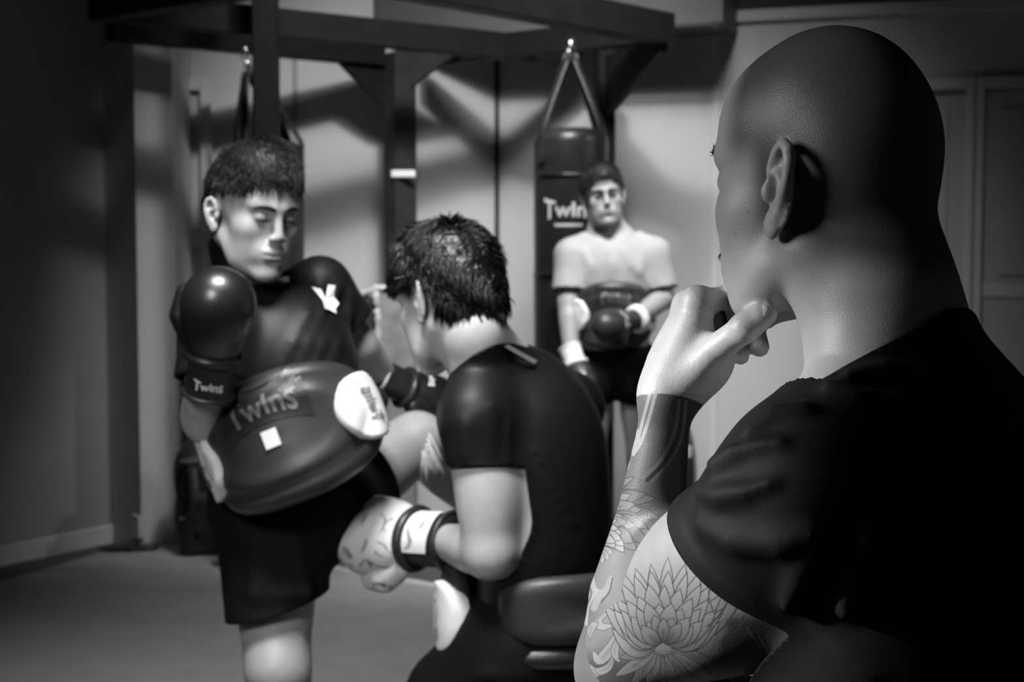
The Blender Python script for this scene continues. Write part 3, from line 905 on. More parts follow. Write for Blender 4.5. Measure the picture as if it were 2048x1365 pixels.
# ------------------------------------------------------------------ boxing gear
def glove(parent, wrist, d, back, thumb_side, mt, cuffm, trim=None, logo=None, s=1.0, mottled=None):
    """boxing glove: d points from wrist to knuckles, back is the back-of-hand normal"""
    y = unit(d); z = unit(np.asarray(back, float) - y * (np.asarray(back, float) @ y)); x = np.cross(y, z); R = np.stack([x, y, z], 1)
    ts = thumb_side
    S = Sdf().frame(R, wrist)
    S.ell((0, .085 * s, .004 * s), (.060 * s, .072 * s, .050 * s), k=.02)
    S.ell((0, .118 * s, -.004 * s), (.061 * s, .058 * s, .056 * s), k=.03)
    S.ell((0, .105 * s, -.030 * s), (.052 * s, .045 * s, .034 * s), k=.02)
    S.chain([(0, .0, 0), (0, .06 * s, 0)], [.040 * s, .050 * s], k=.025, flat=((0, 0, 1), .85))
    g = sculpt('glove', S, .0045 * s, mt, parent)
    T = Sdf().frame(R, wrist)
    T.chain([(ts * .040 * s, .035 * s, -.012 * s), (ts * .060 * s, .070 * s, -.022 * s), (ts * .058 * s, .108 * s, -.034 * s)], [.022 * s, .024 * s, .020 * s], k=.01)
    sculpt('glove_thumb', T, .0045 * s, mt, g)
    C = Sdf().frame(R, wrist)
    C.chain([(0, -.072 * s, 0), (0, -.02 * s, 0), (0, .018 * s, 0)], [.044 * s, .042 * s, .042 * s], k=.01, flat=((0, 0, 1), .88), cut=(A3(0, -.068 * s, 0), A3(0, -1, 0)))
    c = sculpt('glove_cuff', C, .0045 * s, cuffm, g)
    ring = [wrist + R @ A3(.0445 * s * math.cos(a), -.064 * s, .0395 * s * math.sin(a)) for a in np.linspace(0, 2 * math.pi, 28, endpoint=False)]
    mesh('cuff_binding', *tube(ring, .0045 * s, 6, True), trim or cuffm, g)
    ring = [wrist + R @ A3(.0435 * s * math.cos(a), .012 * s, .0385 * s * math.sin(a)) for a in np.linspace(0, 2 * math.pi, 28, endpoint=False)]
    mesh('wrist_strap', *tube(ring, .010 * s, 6, True, None), cuffm, g)
    if logo:
        (lx, ly, size, srf) = logo
        V, F = LOGO; W = S if srf == 'fist' else C
        pts = np.array([wrist + R @ A3(lx * s + v[0] * size / .2, ly * s + v[1] * size / .2, .075 * s) for v in V])
        for _ in range(14):
            dd = W.at(pts); pts = pts - z * np.clip(dd - .0012, -.01, .01)[:, None]
        mesh('lettering', pts, F, M['print'], g, sm=False)
    return g, R, S, C
def belly_pad(parent, c, R, rin, thick, ua, hb, mt, discs=(-1, 1), text=True, roll=0.0, dscale=1.0, n=2.3, ring=True, shift=0.0):
    """curved belly protector bent round the waist axis c; R columns: lateral, outward, up"""
    R = R @ roty(roll)
    def pos(u, v, dep):
        a = u / (rin + thick * .5); r = rin + dep
        return c + R @ np.stack([r * np.sin(a), r * np.cos(a) - 0 * a, v], 0) if np.ndim(u) == 0 else c + np.stack([r * np.sin(a), r * np.cos(a), v], 1) @ R.T
    nr, na = 18, 72
    V, F = [], []
    rr = np.concatenate([np.linspace(0, .8, 10), np.linspace(.86, 1, nr - 10)])
    for side in (1, 0):
        for i, r in enumerate(rr):
            a = np.linspace(0, 2 * math.pi, na, endpoint=False)
            cu = np.sign(np.cos(a)) * np.abs(np.cos(a)) ** (2 / n); cv = np.sign(np.sin(a)) * np.abs(np.sin(a)) ** (2 / n)
            u = ua * r * cu; v = hb * r * cv + shift * (u / ua) ** 2
            edge = math.sqrt(max(0, 1 - r ** 8))
            dep = thick * (.5 + .5 * edge) if side else thick * (.5 - .5 * edge)
            if side and ring: dep = dep + .006 * math.exp(-((r - .55) / .10) ** 2) - .006 * math.exp(-((r - .70) / .05) ** 2)
            V.append(pos(u, v, np.full(na, dep)))
    V = np.concatenate(V); 
    for sd in (0, 1):
        o = sd * nr * na
        for i in range(nr - 1):
            for j in range(na):
                k = (j + 1) % na; q = (o + i * na + j, o + (i + 1) * na + j, o + (i + 1) * na + k, o + i * na + k)
                F.append(q if sd else q[::-1])
    F = np.array(F); key = np.round(V / 1e-5).astype(np.int64)
    _, first, inv = np.unique(key, axis=0, return_index=True, return_inverse=True); inv = inv.ravel()
    V = V[first]; F = [tuple(dict.fromkeys(inv[list(f)])) for f in F]; F = [f for f in F if len(f) > 2]
    g = mesh('belly_pad', V, F, mt, parent)
    def surf(u, v):
        r = np.clip((np.abs(u / ua) ** n + np.abs(v / hb) ** n) ** (1 / n), 0, 1)
        d = thick * (.5 + .5 * np.sqrt(np.maximum(0, 1 - r ** 8)))
        return d + (.006 * np.exp(-((r - .55) / .10) ** 2) - .006 * np.exp(-((r - .70) / .05) ** 2) if ring else 0)
    for s in discs:
        W, Q = [], []
        for i, r in enumerate((0, .25, .5, .75, .9, 1.0, 1.03)):
            a = np.linspace(0, 2 * math.pi, 32, endpoint=False)
            uu = s * ua * .76 + .062 * dscale * r * np.cos(a); vv = .062 * dscale * r * np.sin(a)
            W.append(pos(uu, vv + shift * .54, surf(uu, vv) + (.012 if r < 1.01 else -.004) - .002 * (r < .8)))
        Wc = np.concatenate(W)
        for i in range(6):
            for j in range(32):
                k = (j + 1) % 32; Q.append((i * 32 + j, (i + 1) * 32 + j, (i + 1) * 32 + k, i * 32 + k))
        mesh('end_disc', Wc, Q, M['white'], g)
        V2, F2 = LOGO; u = s * ua * .76 + V2[:, 1] * .32 * dscale
        mesh('disc_mark', pos(u, V2[:, 0] * .32 * dscale + shift * .54, surf(u, V2[:, 0] * .32) + .0135), F2, M['greyprint'], g, sm=False)
    if text:
        V2, F2 = LOGO
        k = .54
        u = V2[:, 0] * k; v = V2[:, 1] * k * 1.25 + hb * .52
        gu, gv = np.meshgrid(np.linspace(-.072, .072, 15), np.linspace(-.032, .034, 7)); gu, gv = gu.ravel(), (gv * (1 + 2.2 * (np.abs(gu) / .072) ** 2 * .25)).ravel() + hb * .52
        mesh('lettering_ground', pos(gu, gv, surf(gu, gv) + .0015), [(j * 15 + i, j * 15 + i + 1, j * 15 + i + 16, j * 15 + i + 15) for j in range(6) for i in range(14)], M['leather'], g)
        mesh('lettering', pos(u, v, surf(u, v) + .0035), F2, M['greyprint'], g, sm=False)
        uu = np.array([-.012, .012, .012, -.012]); vv = np.array([-.016, -.016, .016, .016]) + hb * .02
        mesh('badge', pos(uu, vv, surf(uu, vv) + .004), [(0, 1, 2, 3)], M['print'], g, sm=False)
    return g, pos
# ------------------------------------------------------------------ man in front, hand on his chin
def build_front_man():
    H = P(1652, 385, 1.12); RH = facing(44, 1, 0)
    RB = facing(50)
    root = thing('person', 'bald man in a black t-shirt, tattooed left arm, hand on chin', 'person', (H[0], H[1], MATZ))
    S = Sdf()
    head(S, RH, H, w=.88, flare=.46, ear_y=.004, nose=.1, ear_s=.98)
    hl = lambda *p: H + RH @ A3(*p)
    n_head = len(S.ops)
    S.frame()
    T1 = P(1803, 745, 1.10)
    S.chain([hl(0, -.030, -.02), hl(0, -.044, -.075), T1], [.050, .050, .054], k=.025)
    S.chain([hl(-.045, -.022, -.05), T1 + A3(-.030, .030, -.03)], [.015, .013], k=.025)
    SL, SR = P(1600, 1000, 1.02), P(2010, 1010, 1.24)
    mid = (SL + SR) / 2; back = -RB[:, 1]
    for sh in (SL, SR):
        S.chain([hl(0, -.050, -.07), (T1 * .55 + sh * .45) + Z1 * .030, sh + Z1 * .005], [.036, .040, .044], k=.04)
    S.frame(RB, mid)
    S.ell((0, -.015, -.06), (.165, .110, .15), k=.06).ell((0, -.005, -.24), (.150, .105, .18), k=.06).ell((0, .0, -.44), (.160, .112, .16), k=.06)
    S.frame()
    n_torso = len(S.ops)
    EL, WR_ = P(1262, 1325, 1.20), P(1336, 792, 1.155)
    ud = unit(EL - SL); un = unit(np.cross(ud, A3(1, 0, .3)))
    S.chain([SL, SL + (EL - SL) * .35, SL + (EL - SL) * .75, EL], [.052, .050, .046, .040], k=.03)
    S.ell(SL + (EL - SL) * .48 + A3(.02, -.01, -.012), (.045, .045, .085), frame_from(np.cross(ud, Z1), ud), k=.03)
    S.ell(SL + (EL - SL) * .5 + A3(-.016, .012, .016), (.038, .038, .075), frame_from(np.cross(ud, Z1), ud), k=.03)
    n_upper = len(S.ops)
    fd = WR_ - EL
    S.chain([EL, EL + fd * .25 + A3(-.006, 0, 0), EL + fd * .55, EL + fd * .85, WR_], [.038, .0365, .0285, .0215, .0205], k=.025)
    S.ell(EL + fd * .22 + A3(.016, -.002, 0), (.026, .028, .075), frame_from(np.cross(fd, A3(0, 1, 0)), unit(fd)), k=.025)
    S.ell(EL + A3(-.006, .0, -.012), .036, k=.02)
    # left hand
    h = lambda x, y, d: P(x, y, d)
    kn_i, kn_m, kn_r, kn_p = h(1398, 610, 1.155), h(1381, 616, 1.175), h(1372, 632, 1.192), h(1370, 655, 1.205)
    S.chain([WR_, h(1352, 745, 1.152), h(1386, 650, 1.155), kn_i], [.0205, .019, .0165, .0125], k=.012)
    S.chain([WR_, h(1342, 725, 1.165), kn_m], [.020, .018, .0125], k=.014)
    S.chain([h(1334, 770, 1.165), h(1346, 700, 1.182), kn_r], [.016, .015, .0115], k=.014)
    S.chain([h(1338, 765, 1.170), h(1352, 712, 1.190), kn_p], [.014, .013, .0105], k=.014)
    S.ell(h(1408, 742, 1.150), (.020, .030, .018), frame_from(h(1440, 690, 1.14) - h(1370, 765, 1.15), A3(0, -1, 0)), k=.016)
    # thumb
    S.chain([h(1372, 762, 1.145), h(1432, 700, 1.130), h(1488, 657, 1.112), h(1520, 636, 1.106), h(1534, 630, 1.104)], [.0165, .0125, .0108, .0106, .0082], k=.006)
    S.ell(h(1490, 655, 1.109), .0117, k=.006)
    S.chain([h(1400, 690, 1.150), h(1425, 690, 1.140)], [.010, .009], k=.006)
    # index and middle around the front of the chin, ring and little curled below
    S.chain([kn_i, h(1440, 597, 1.165), h(1478, 594, 1.190), h(1510, 606, 1.218)], [.0125, .0098, .0095, .009], k=.004)
    S.chain([h(1478, 594, 1.190), h(1520, 604, 1.222), h(1535, 640, 1.215)], [.009, .009, .0078], k=.004)
    S.chain([kn_m, h(1420, 622, 1.200), h(1470, 640, 1.205), h(1508, 660, 1.180), h(1519, 695, 1.152)], [.0125, .0098, .0095, .0092, .0080], k=.004)
    S.chain([kn_r, h(1404, 645, 1.215), h(1448, 664, 1.205), h(1474, 685, 1.178), h(1482, 714, 1.152)], [.0115, .0090, .0088, .0082, .0066], k=.004)
    S.chain([kn_p, h(1398, 670, 1.222), h(1436, 690, 1.205), h(1452, 705, 1.180)], [.0105, .0080, .0075, .0062], k=.004)
    for c in (kn_i, kn_m): S.ell(c + A3(-.002, -.002, .003), .0125, k=.008)
    # right arm folded below
    ER, WRR = P(1900, 1560, 1.42), P(1480, 1415, 1.22)
    S.chain([SR, (SR + ER) / 2, ER], [.058, .050, .040], k=.03)
    S.chain([ER, ER + (WRR - ER) * .3, WRR], [.040, .040, .025], k=.02)
    hd = unit(EL - WRR)
    S.chain([WRR, WRR + hd * .05], [.024, .028], k=.015)
    for i, (dz, L) in enumerate(((.018, .055), (.004, .065), (-.010, .06), (-.024, .045))):
        a = WRR + hd * .07 + A3(0, -.012, dz)
        S.chain([WRR + hd * .04 + A3(0, -.004, dz * .7), a, a + hd * L * .6 + A3(0, .002, .004), a + hd * L + A3(0, .012, .014)], [.011, .0095, .009, .0075], k=.005)
    S.chain([WRR + hd * .01 + Z1 * .01, WRR + hd * .035 + A3(.0, -.03, .03), WRR + hd * .07 + A3(0, -.035, .045)], [.014, .011, .008], k=.01)
    # legs (below the frame)
    hip = A3(mid[0], mid[1], .66) - back * .0
    for s in (-1, 1):
        hj = hip + RB @ A3(s * .10, 0, 0); kn = hip + RB @ A3(s * .20, .24, -.27); an = hip + RB @ A3(s * .22, .04, -.59)
        an[2] = .10; ft = an + RB @ A3(s * .03, .16, 0); ft[2] = MATZ + .032
        S.chain([hj, (hj + kn) / 2, kn], [.095, .082, .058], k=.04)
        S.chain([kn, kn + (an - kn) * .35, an], [.055, .054, .036], k=.03)
        hl2 = an + RB @ A3(0, -.04, 0); hl2[2] = MATZ + .035
        S.chain([an, hl2], [.036, .034], k=.02); S.chain([hl2, ft], [.034, .030], k=.02); S.chain([an, ft], [.034, .03], k=.03)
    S.box((H[0], H[1], MATZ - .2), (1, 1, .2), 0, k=.001, op='s')
    lo, hi = S.bounds(.015)
    ax = [axis(lo[0], hi[0], .010, (.03, .56, .0022)), axis(lo[1], hi[1], .010, (.88, 1.34, .0022)), axis(lo[2], hi[2], .012, (.93, 1.49, .0022))]
    V, F = nets(S.grid(ax), ax); V = smooth(V, F, 1, .4)
    V, F = biggest(V, F)
    # finer skin on the tattooed arm
    FRONT.update(S=S, EL=EL, SL=SL, WR=WR_, H=H, RH=RH, hl=hl)
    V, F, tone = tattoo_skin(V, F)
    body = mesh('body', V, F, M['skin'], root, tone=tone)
    # nails
    tip = h(1534, 630, 1.104); tdir = unit(tip - h(1488, 657, 1.112)); nrm = unit(A3(-.25, -.62, .62)); nrm = unit(nrm - tdir * (nrm @ tdir))
    N = Sdf().frame(np.stack([np.cross(tdir, nrm), tdir, nrm], 1), tip - tdir * .0035 + nrm * .0060)
    N.ell((0, 0, 0), (.0072, .0088, .0032), k=.001)
    sculpt('thumbnail', N, .0009, M['nail'], root)
    # brow and moustache hairs
    for s in (-1, 1):
        r0, d0 = [], []
        for i in range(70):
            q = rng.uniform(0, 1); r0.append(hl(s * (.012 + .036 * q), .1 - .018 * q * q, .031 + .006 * q + rng.uniform(-.004, .004))); d0.append(RH @ A3(s * .9, -.3, .25))
        r0 = S.onto(np.array(r0)); V2, F2 = strands(r0, np.array(d0) + rng.normal(0, .25, (len(d0), 3)), .0055, .0005, np.zeros(3), 2, .1)
        mesh('eyebrow', V2, F2, M['hair'], root)['kind'] = 'stuff'
    r0 = np.array([hl(rng.uniform(-.030, .030), .11, -.040 + rng.uniform(-.005, .003)) for _ in range(140)])
    r0 = np.concatenate([r0, [hl(rng.uniform(-.022, .022), .09, -.088 + rng.uniform(-.02, .006)) for _ in range(160)]])
    r0 = S.onto(r0); V2, F2 = strands(r0, np.tile(RH @ A3(0, .5, -1), (len(r0), 1)) + rng.normal(0, .4, (len(r0), 3)), .006, .0003, np.zeros(3), 2, .1)
    mesh('beard_stubble', V2, F2, M['hair'], root)['kind'] = 'stuff'
    # black t-shirt
    TB = Sdf(); TB.ops = S.ops[n_head:n_upper]
    C = Sdf()
    for sh in (SL, SR):
        C.chain([T1 - A3(0, 0, .01), (T1 * .5 + sh * .5) + Z1 * .030, sh + Z1 * .008], [.054, .048, .052], k=.05)
    C.frame(RB, mid)
    C.ell((0, -.015, -.06), (.172, .118, .16), k=.06).ell((0, -.01, -.26), (.168, .126, .20), k=.06).ell((0, .0, -.46), (.172, .128, .17), k=.06)
    C.frame()
    n_slv = len(C.ops)
    C.chain([SL, SL + (EL - SL) * .25, SL + (EL - SL) * .62], [.060, .062, .064], k=.04)
    base = Sdf(); base.ops = list(C.ops) + list(TB.ops)
    def fl(pts, r, k=.010, sink=.5):
        q = [base.hit(*p) for p in pts]; r = np.array(r)
        q = [c + unit(c - A3(0, 0, CAMZ)) * rr * sink for c, rr in zip(q, r)]
        C.chain(q, list(r), k=k)
    fl([(1402, 985), (1440, 992), (1490, 984), (1545, 965)], [.0045, .0055, .005, .002])
    fl([(1432, 930), (1470, 905), (1520, 890), (1560, 885)], [.006, .007, .005, .002])
    fl([(1500, 862), (1550, 828), (1610, 815)], [.006, .007, .003])
    fl([(1400, 1050), (1470, 1085), (1560, 1090), (1620, 1070)], [.003, .006, .006, .002], .016)
    fl([(1570, 1220), (1600, 1150), (1650, 1090)], [.002, .003, .001], .016)
    fl([(1690, 1230), (1705, 1150), (1740, 1080)], [.002, .006, .002], .016)
    fl([(1700, 745), (1770, 735), (1850, 745)], [.003, .005, .002], .012)
    fl([(1660, 770), (1720, 790), (1800, 790)], [.004, .005, .002], .012)
    C.chain([ER + A3(0, 0, .02), SR], [.056, .070], k=.05)
    hem_n = unit(EL - SL + A3(.02, -.02, -.06))
    hem_o = SL + (EL - SL) * .27
    def disp(X, Y, Z):
        # hem band: a slightly thicker ring near the sleeve end; broad soft cloth waves
        s = (X - hem_o[0]) * hem_n[0] + (Y - hem_o[1]) * hem_n[1] + (Z - hem_o[2]) * hem_n[2]
        near = ((X - hem_o[0]) ** 2 + (Y - hem_o[1]) ** 2 + (Z - hem_o[2]) ** 2) < .02
        e = -.0022 * (1 / (1 + np.exp(-(s + .016) / .0008))) * near
        return e - .0016 * np.sin(X * 61 + Z * 38 + 3 * np.sin(Y * 17)) * np.sin(Z * 23 - X * 11 + Y * 31)
    ax = [axis(lo[0], hi[0], .006, (.08, .56, .0034)), axis(lo[1], hi[1], .006, (.85, 1.34, .0034)), axis(.60, hi[2], .006, (.95, 1.27, .0034))]
    arm_near = near_cap(SL + (EL - SL) * .2, EL + (EL - SL) * .1, .080)
    Ct = Sdf(); Ct.ops = C.ops[:n_slv]
    cut_hem = lambda V: np.minimum(np.minimum((V - hem_o) @ hem_n, -arm_near(V)), Ct.at(V) - .006)
    fore = near_cap(EL, WR_, .062); cut_fore = lambda V: -np.maximum(fore(V), -((V - hem_o) @ hem_n))
    collar_c = T1 + A3(-.012, .008, .0); cn = unit(A3(-.05, .10, .9))
    up = unit((hl(0, -.03, -.07) - T1))
    cdir = unit(RB @ A3(0, .62, .78)); co = P(1800, 690, 1.06)
    cp = [base.hit(1650, 750), base.hit(1850, 645)]
    pn = unit(np.cross(RB[:, 0], cp[1] - cp[0])); pn = pn if pn[2] > 0 else -pn
    cut_neck = lambda V: np.where(np.linalg.norm((V - T1)[:, :2], axis=1) < .12, (V - cp[1]) @ pn, -1.0)
    FRONT['collar'] = (cp, pn)
    wf = near_cap(ER, WRR + (EL - WRR), .075); elb = SR + (ER - SR) * .55
    cut_r = lambda V: np.where(wf(V) < 0, .02, np.where((near_cap(SR, ER, .09)(V) < 0), (V - elb) @ unit(ER - SR), -1.0))
    head_cut = lambda V: V[:, 2] - (T1[2] + .10)
    sh_o = cloth('t_shirt', TB, C, ax, M['cloth'], root, [head_cut, halfspace((0, 0, .62), (0, 0, -1)), cut_hem, cut_neck, cut_r], disp)
    FRONT['shirt'] = sh_o
    # shorts
    Q = Sdf()
    hip = A3(mid[0], mid[1], .66)
    Q.frame(RB, hip).ell((0, 0, .02), (.18, .14, .13), k=.05).frame()
    for s in (-1, 1):
        hj = hip + RB @ A3(s * .10, 0, 0); kn = hip + RB @ A3(s * .20, .24, -.27)
        Q.chain([hj, kn], [.115, .10], k=.04)
    sculpt('shorts', Q, .012, M['shorts'], root)
    return root
FRONT = {}
def subdivide(V, F, sel):
    """split the selected quads in four"""
    Q = F[sel]; n = len(V)
    E = np.concatenate([np.sort(Q[:, [i, (i + 1) % 4]], 1) for i in range(4)])
    U, inv = np.unique(E, axis=0, return_inverse=True); inv = inv.ravel().reshape(4, len(Q))
    mid = V[U].mean(1); cen = V[Q].mean(1); ic = n + len(U) + np.arange(len(Q))
    new = [np.stack([Q[:, i], n + inv[i], ic, n + inv[i - 1]], 1) for i in range(4)]
    return np.concatenate([V, mid, cen]), np.concatenate([F[~sel]] + new), len(F) - sel.sum()
def petal(U, tone, pts, w, fill, tip_fill, line=.26, lw=1.5, prof=.55):
    """one inked petal: tapered along a curved centre line, outlined"""
    pts = spline(np.array([(p[0], p[1], 0) for p in pts], float), 14)[:, :2]
    lo, hi = pts.min(0) - w - 3, pts.max(0) + w + 3
    m = np.where(np.all((U > lo) & (U < hi), 1))[0]
    if not len(m): return
    p = U[m]; best = np.full(len(m), 1e9); tt = np.zeros(len(m)); n = len(pts) - 1
    for i in range(n):
        a, b = pts[i], pts[i + 1]; ab = b - a
        t = np.clip(((p - a) @ ab) / (ab @ ab + 1e-9), 0, 1); d = np.linalg.norm(p - a - t[:, None] * ab, axis=1)
        k = d < best; best[k] = d[k]; tt[k] = (i + t[k]) / n
    r = w * (np.sin(np.pi * np.clip(tt, 0.02, .985) ** prof)) ** .75
    e = r - best
    ins = e > 0
    f = fill + (tip_fill - fill) * tt
    f = f * (1 - .25 * np.exp(-(best / (w * .22)) ** 2) * (tt < .6))
    a = np.clip(e / lw, 0, 1)[ins]; k = m[ins]
    ln = 1 - np.clip((e[ins] - lw) / 1.2, 0, 1)
    col = f[ins] * (1 - ln) + line * ln
    tone[k] = tone[k] * (1 - a) + col * a
def stroke(U, tone, pts, w, col):
    pts = spline(np.array([(p[0], p[1], 0) for p in pts], float), 20)[:, :2]
    lo, hi = pts.min(0) - w - 3, pts.max(0) + w + 3
    m = np.where(np.all((U > lo) & (U < hi), 1))[0]
    if not len(m): return
    p = U[m]; best = np.full(len(m), 1e9)
    for a, b in zip(pts[:-1], pts[1:]):
        ab = b - a; t = np.clip(((p - a) @ ab) / (ab @ ab + 1e-9), 0, 1)
        best = np.minimum(best, np.linalg.norm(p - a - t[:, None] * ab, axis=1))
    k = np.clip((w - best) / 1.2 + .5, 0, 1)
    tone[m] = tone[m] * (1 - k) + col * k
def sstep(a, b, x):
    t = np.clip((x - a) / (b - a), 0, 1); return t * t * (3 - 2 * t)
def tattoo_skin(V, F):
    EL, SL, WR_, H, RH = (FRONT[k] for k in ('EL', 'SL', 'WR', 'H', 'RH'))
    fa, ua = near_cap(EL, WR_, .062), near_cap(EL, SL, .085)
    o = P(1300, 1120, 1.16); nv = unit(o - A3(0, 0, CAMZ)); ex = A3(1, 0, 0) - nv * nv[0]; ex = unit(ex); ey = np.cross(nv, ex)
    sc = FPX / 1.16
    for rep in range(2):
        c = V[F].mean(1)
        nr = np.cross(V[F[:, 2]] - V[F[:, 0]], V[F[:, 3]] - V[F[:, 1]])
        y = 1120 - (c - o) @ (-ey) * sc
        sel = ((fa(c) < 0) | (ua(c) < 0)) & ((nr @ nv) < 0) & (y > 775) & (c[:, 2] > .93)
        V, F, n0 = subdivide(V, F, sel)
    D = V - o
    U = np.stack([1300 + D @ ex * sc, 1120 + D @ ey * sc], 1)
    tone = np.ones(len(V))
    fore = (fa(V) < 0) & (near_cap(EL + (SL - EL) * .12, SL, .052)(V) > 0)
    up = (ua(V) < 0) & ~fore
    r = np.random.default_rng(3)
    rag = 3 * np.sin(U[:, 0] * .11) + 2 * np.sin(U[:, 1] * .17)
    # ---- forearm ground: grey wash, darker towards the inner side, with a hard edge at the wrist
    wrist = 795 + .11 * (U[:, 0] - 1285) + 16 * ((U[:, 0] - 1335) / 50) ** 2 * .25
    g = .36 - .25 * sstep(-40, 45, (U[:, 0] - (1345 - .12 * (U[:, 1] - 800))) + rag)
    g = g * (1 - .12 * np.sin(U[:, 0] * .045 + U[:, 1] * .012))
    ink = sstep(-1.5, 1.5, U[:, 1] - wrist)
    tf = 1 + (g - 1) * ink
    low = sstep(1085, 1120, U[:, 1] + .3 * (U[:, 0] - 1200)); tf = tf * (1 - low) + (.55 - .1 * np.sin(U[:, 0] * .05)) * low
    L = lambda pts, w, c: stroke(U, tf, pts, w, c)
    L([(1306, 795), (1292, 840), (1280, 880), (1268, 905), (1262, 902)], 3.2, .95); L([(1316, 797), (1302, 845), (1285, 890), (1270, 912)], 3.5, .95)
    L([(1279, 868), (1278, 885), (1262, 903), (1250, 905)], 5, .95); L([(1258, 905), (1250, 930), (1244, 945)], 4, .92); L([(1258, 922), (1256, 936), (1244, 940)], 4, .92)
    L([(1362, 815), (1352, 870), (1325, 925), (1288, 960)], 3.5, .42); L([(1374, 815), (1366, 880), (1340, 930), (1305, 968)], 3, .36); L([(1368, 815), (1359, 880), (1333, 928), (1297, 965)], 4, .10)
    Pt = lambda pts, w, f, tfill, **k: petal(U, tf, pts, w, f, tfill, **k)
    c0 = np.array([1190., 1092.])
    for lay, (n, L0, w0, a0, a1, fl) in enumerate(((12, 168, 19, -86, 2, .55), (11, 138, 18, -90, 8, .66), (10, 106, 16, -93, 12, .76), (9, 76, 13, -96, 14, .88), (8, 50, 10, -98, 16, .92))):
        for i in r.permutation(n):
            a = math.radians(a0 + (a1 - a0) * (i + .5 * (lay % 2)) / n); ln = L0 * r.uniform(.88, 1.08) * (1 - .20 * abs(math.cos(a)))
            d = np.array([math.cos(a), math.sin(a)]); sd = np.array([-d[1], d[0]]) * (.32 if math.cos(a) > .25 else .18) * ln
            shade = fl - .30 * max(0, math.cos(a)) * (lay < 3)
            Pt([c0 + d * ln * .18, c0 + d * ln * .6 - sd * .6, c0 + d * ln + sd * .3], w0 * r.uniform(.85, 1.15), shade * .52, min(1, shade * 1.3), line=.13, lw=2.3, prof=1.15)
    for i in range(7):
        a = math.radians(25 + 22 * i); d = np.array([math.cos(a), math.sin(a)])
        Pt([c0 + d * 4, c0 + d * 24 + (3, 0), c0 + d * 40], 8, .75, .92, prof=1.2)
    L([(1190, 1118), (1180, 1150), (1188, 1180), (1206, 1188)], 6, .95); L([(1176, 1120), (1168, 1160), (1174, 1195)], 4, .92)
    L([(1222, 1158), (1214, 1178), (1198, 1192), (1186, 1216)], 7, .85); L([(1226, 1156), (1219, 1182), (1202, 1204)], 1.6, .28)
    L([(1186, 1190), (1172, 1215), (1168, 1250)], 4, .95); L([(1180, 1192), (1166, 1222)], 1.5, .3)
    # ---- upper arm: large bloom
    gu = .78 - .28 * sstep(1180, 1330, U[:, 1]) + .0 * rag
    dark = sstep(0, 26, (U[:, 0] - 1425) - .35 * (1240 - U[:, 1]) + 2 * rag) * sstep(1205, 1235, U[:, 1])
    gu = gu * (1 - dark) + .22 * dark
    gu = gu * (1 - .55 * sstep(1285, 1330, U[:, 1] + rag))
    tu = gu.copy()
    L = lambda pts, w, c: stroke(U, tu, pts, w, c)
    Pt = lambda pts, w, f, tfill, **k: petal(U, tu, pts, w, f, tfill, **k)
    c1 = np.array([1322., 1282.])
    # left hand curls
    for pts, w in (([(1232, 1232), (1212, 1222), (1192, 1240), (1204, 1252), (1232, 1246)], 12), ([(1236, 1252), (1222, 1290), (1196, 1318), (1182, 1300)], 13), ([(1176, 1282), (1180, 1255), (1196, 1246)], 10), ([(1226, 1300), (1216, 1330), (1190, 1342), (1172, 1326)], 9), ([(1240, 1262), (1228, 1300), (1238, 1322)], 9), ([(1196, 1352), (1182, 1346), (1180, 1362)], 9)):
        Pt(pts, w, .82, .9, line=.3, prof=1.0)
    # lower petals over a dark ground
    for i in range(9):
        a = math.radians(12 + 19.5 * i); d = np.array([math.cos(a), math.sin(a)]); ln = 92 + 14 * math.sin(i * 2.1)
        Pt([c1 + d * 16, c1 + d * ln * .6 + (6 * math.cos(a * 2), 6), c1 + d * ln + (10 * math.cos(a), 14)], 13, .60, .45 + .2 * (i % 2), line=.14, prof=1.0)
    for lay, (n, L0, w0, a0, a1, fl) in enumerate(((15, 168, 17, -178, -6, .66), (12, 142, 17, -172, -12, .64), (10, 116, 18, -160, -16, .58), (8, 88, 18, -150, -24, .52), (6, 60, 15, -140, -36, .44))):
        for i in r.permutation(n):
            a = math.radians(a0 + (a1 - a0) * (i + .5 * (lay % 2)) / n); v = abs(math.sin(a))
            ln = L0 * r.uniform(.9, 1.06) * (.55 + .45 * v)
            d = np.array([math.cos(a), math.sin(a)]); bend = np.array([0, -1.]) * .16 * ln * (1 - v)
            Pt([c1 + d * ln * .1, c1 + d * ln * .55 - bend * .7, c1 + d * ln + bend * 1.6], w0 * r.uniform(.85, 1.12), fl * .42, min(1, fl * 1.32), line=.13, lw=2.5, prof=1.05)
    fade = sstep(1150, 1075, U[:, 1] + .25 * (U[:, 0] - 1330)) * .75
    tu = tu * (1 - fade) + .95 * fade
    for k in range(5):
        L([(1440 + 13 * k, 1190 + 14 * k), (1420 + 16 * k, 1222 + 12 * k), (1402 + 15 * k, 1240 + 15 * k)], 1.8, .28)
        L([(1462 + 10 * k, 1238 + 6 * k), (1490 + 8 * k, 1270 + 8 * k), (1520, 1284 + 9 * k)], 2.2, .55 if k % 2 else .2)
    L([(1410, 1130), (1425, 1165), (1432, 1195)], 1.5, .4); L([(1425, 1140), (1404, 1175), (1412, 1215)], 1.5, .35)
    facing_cam = 1.0
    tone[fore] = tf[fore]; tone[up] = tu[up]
    # clean hand without ink, its skin lightened in place of stronger light
    hz = sstep(.09, .06, near_cap(WR_, P(1440, 660, 1.15), .0)(V)) * (1 - ink) * (U[:, 1] < 800) * (np.linalg.norm((V - H), axis=1) > .13)
    tone = np.where(U[:, 1] < 790, 1.0, tone) * (1 + .25 * hz)
    # ---- scalp stubble
    Lh = (V - H) @ RH
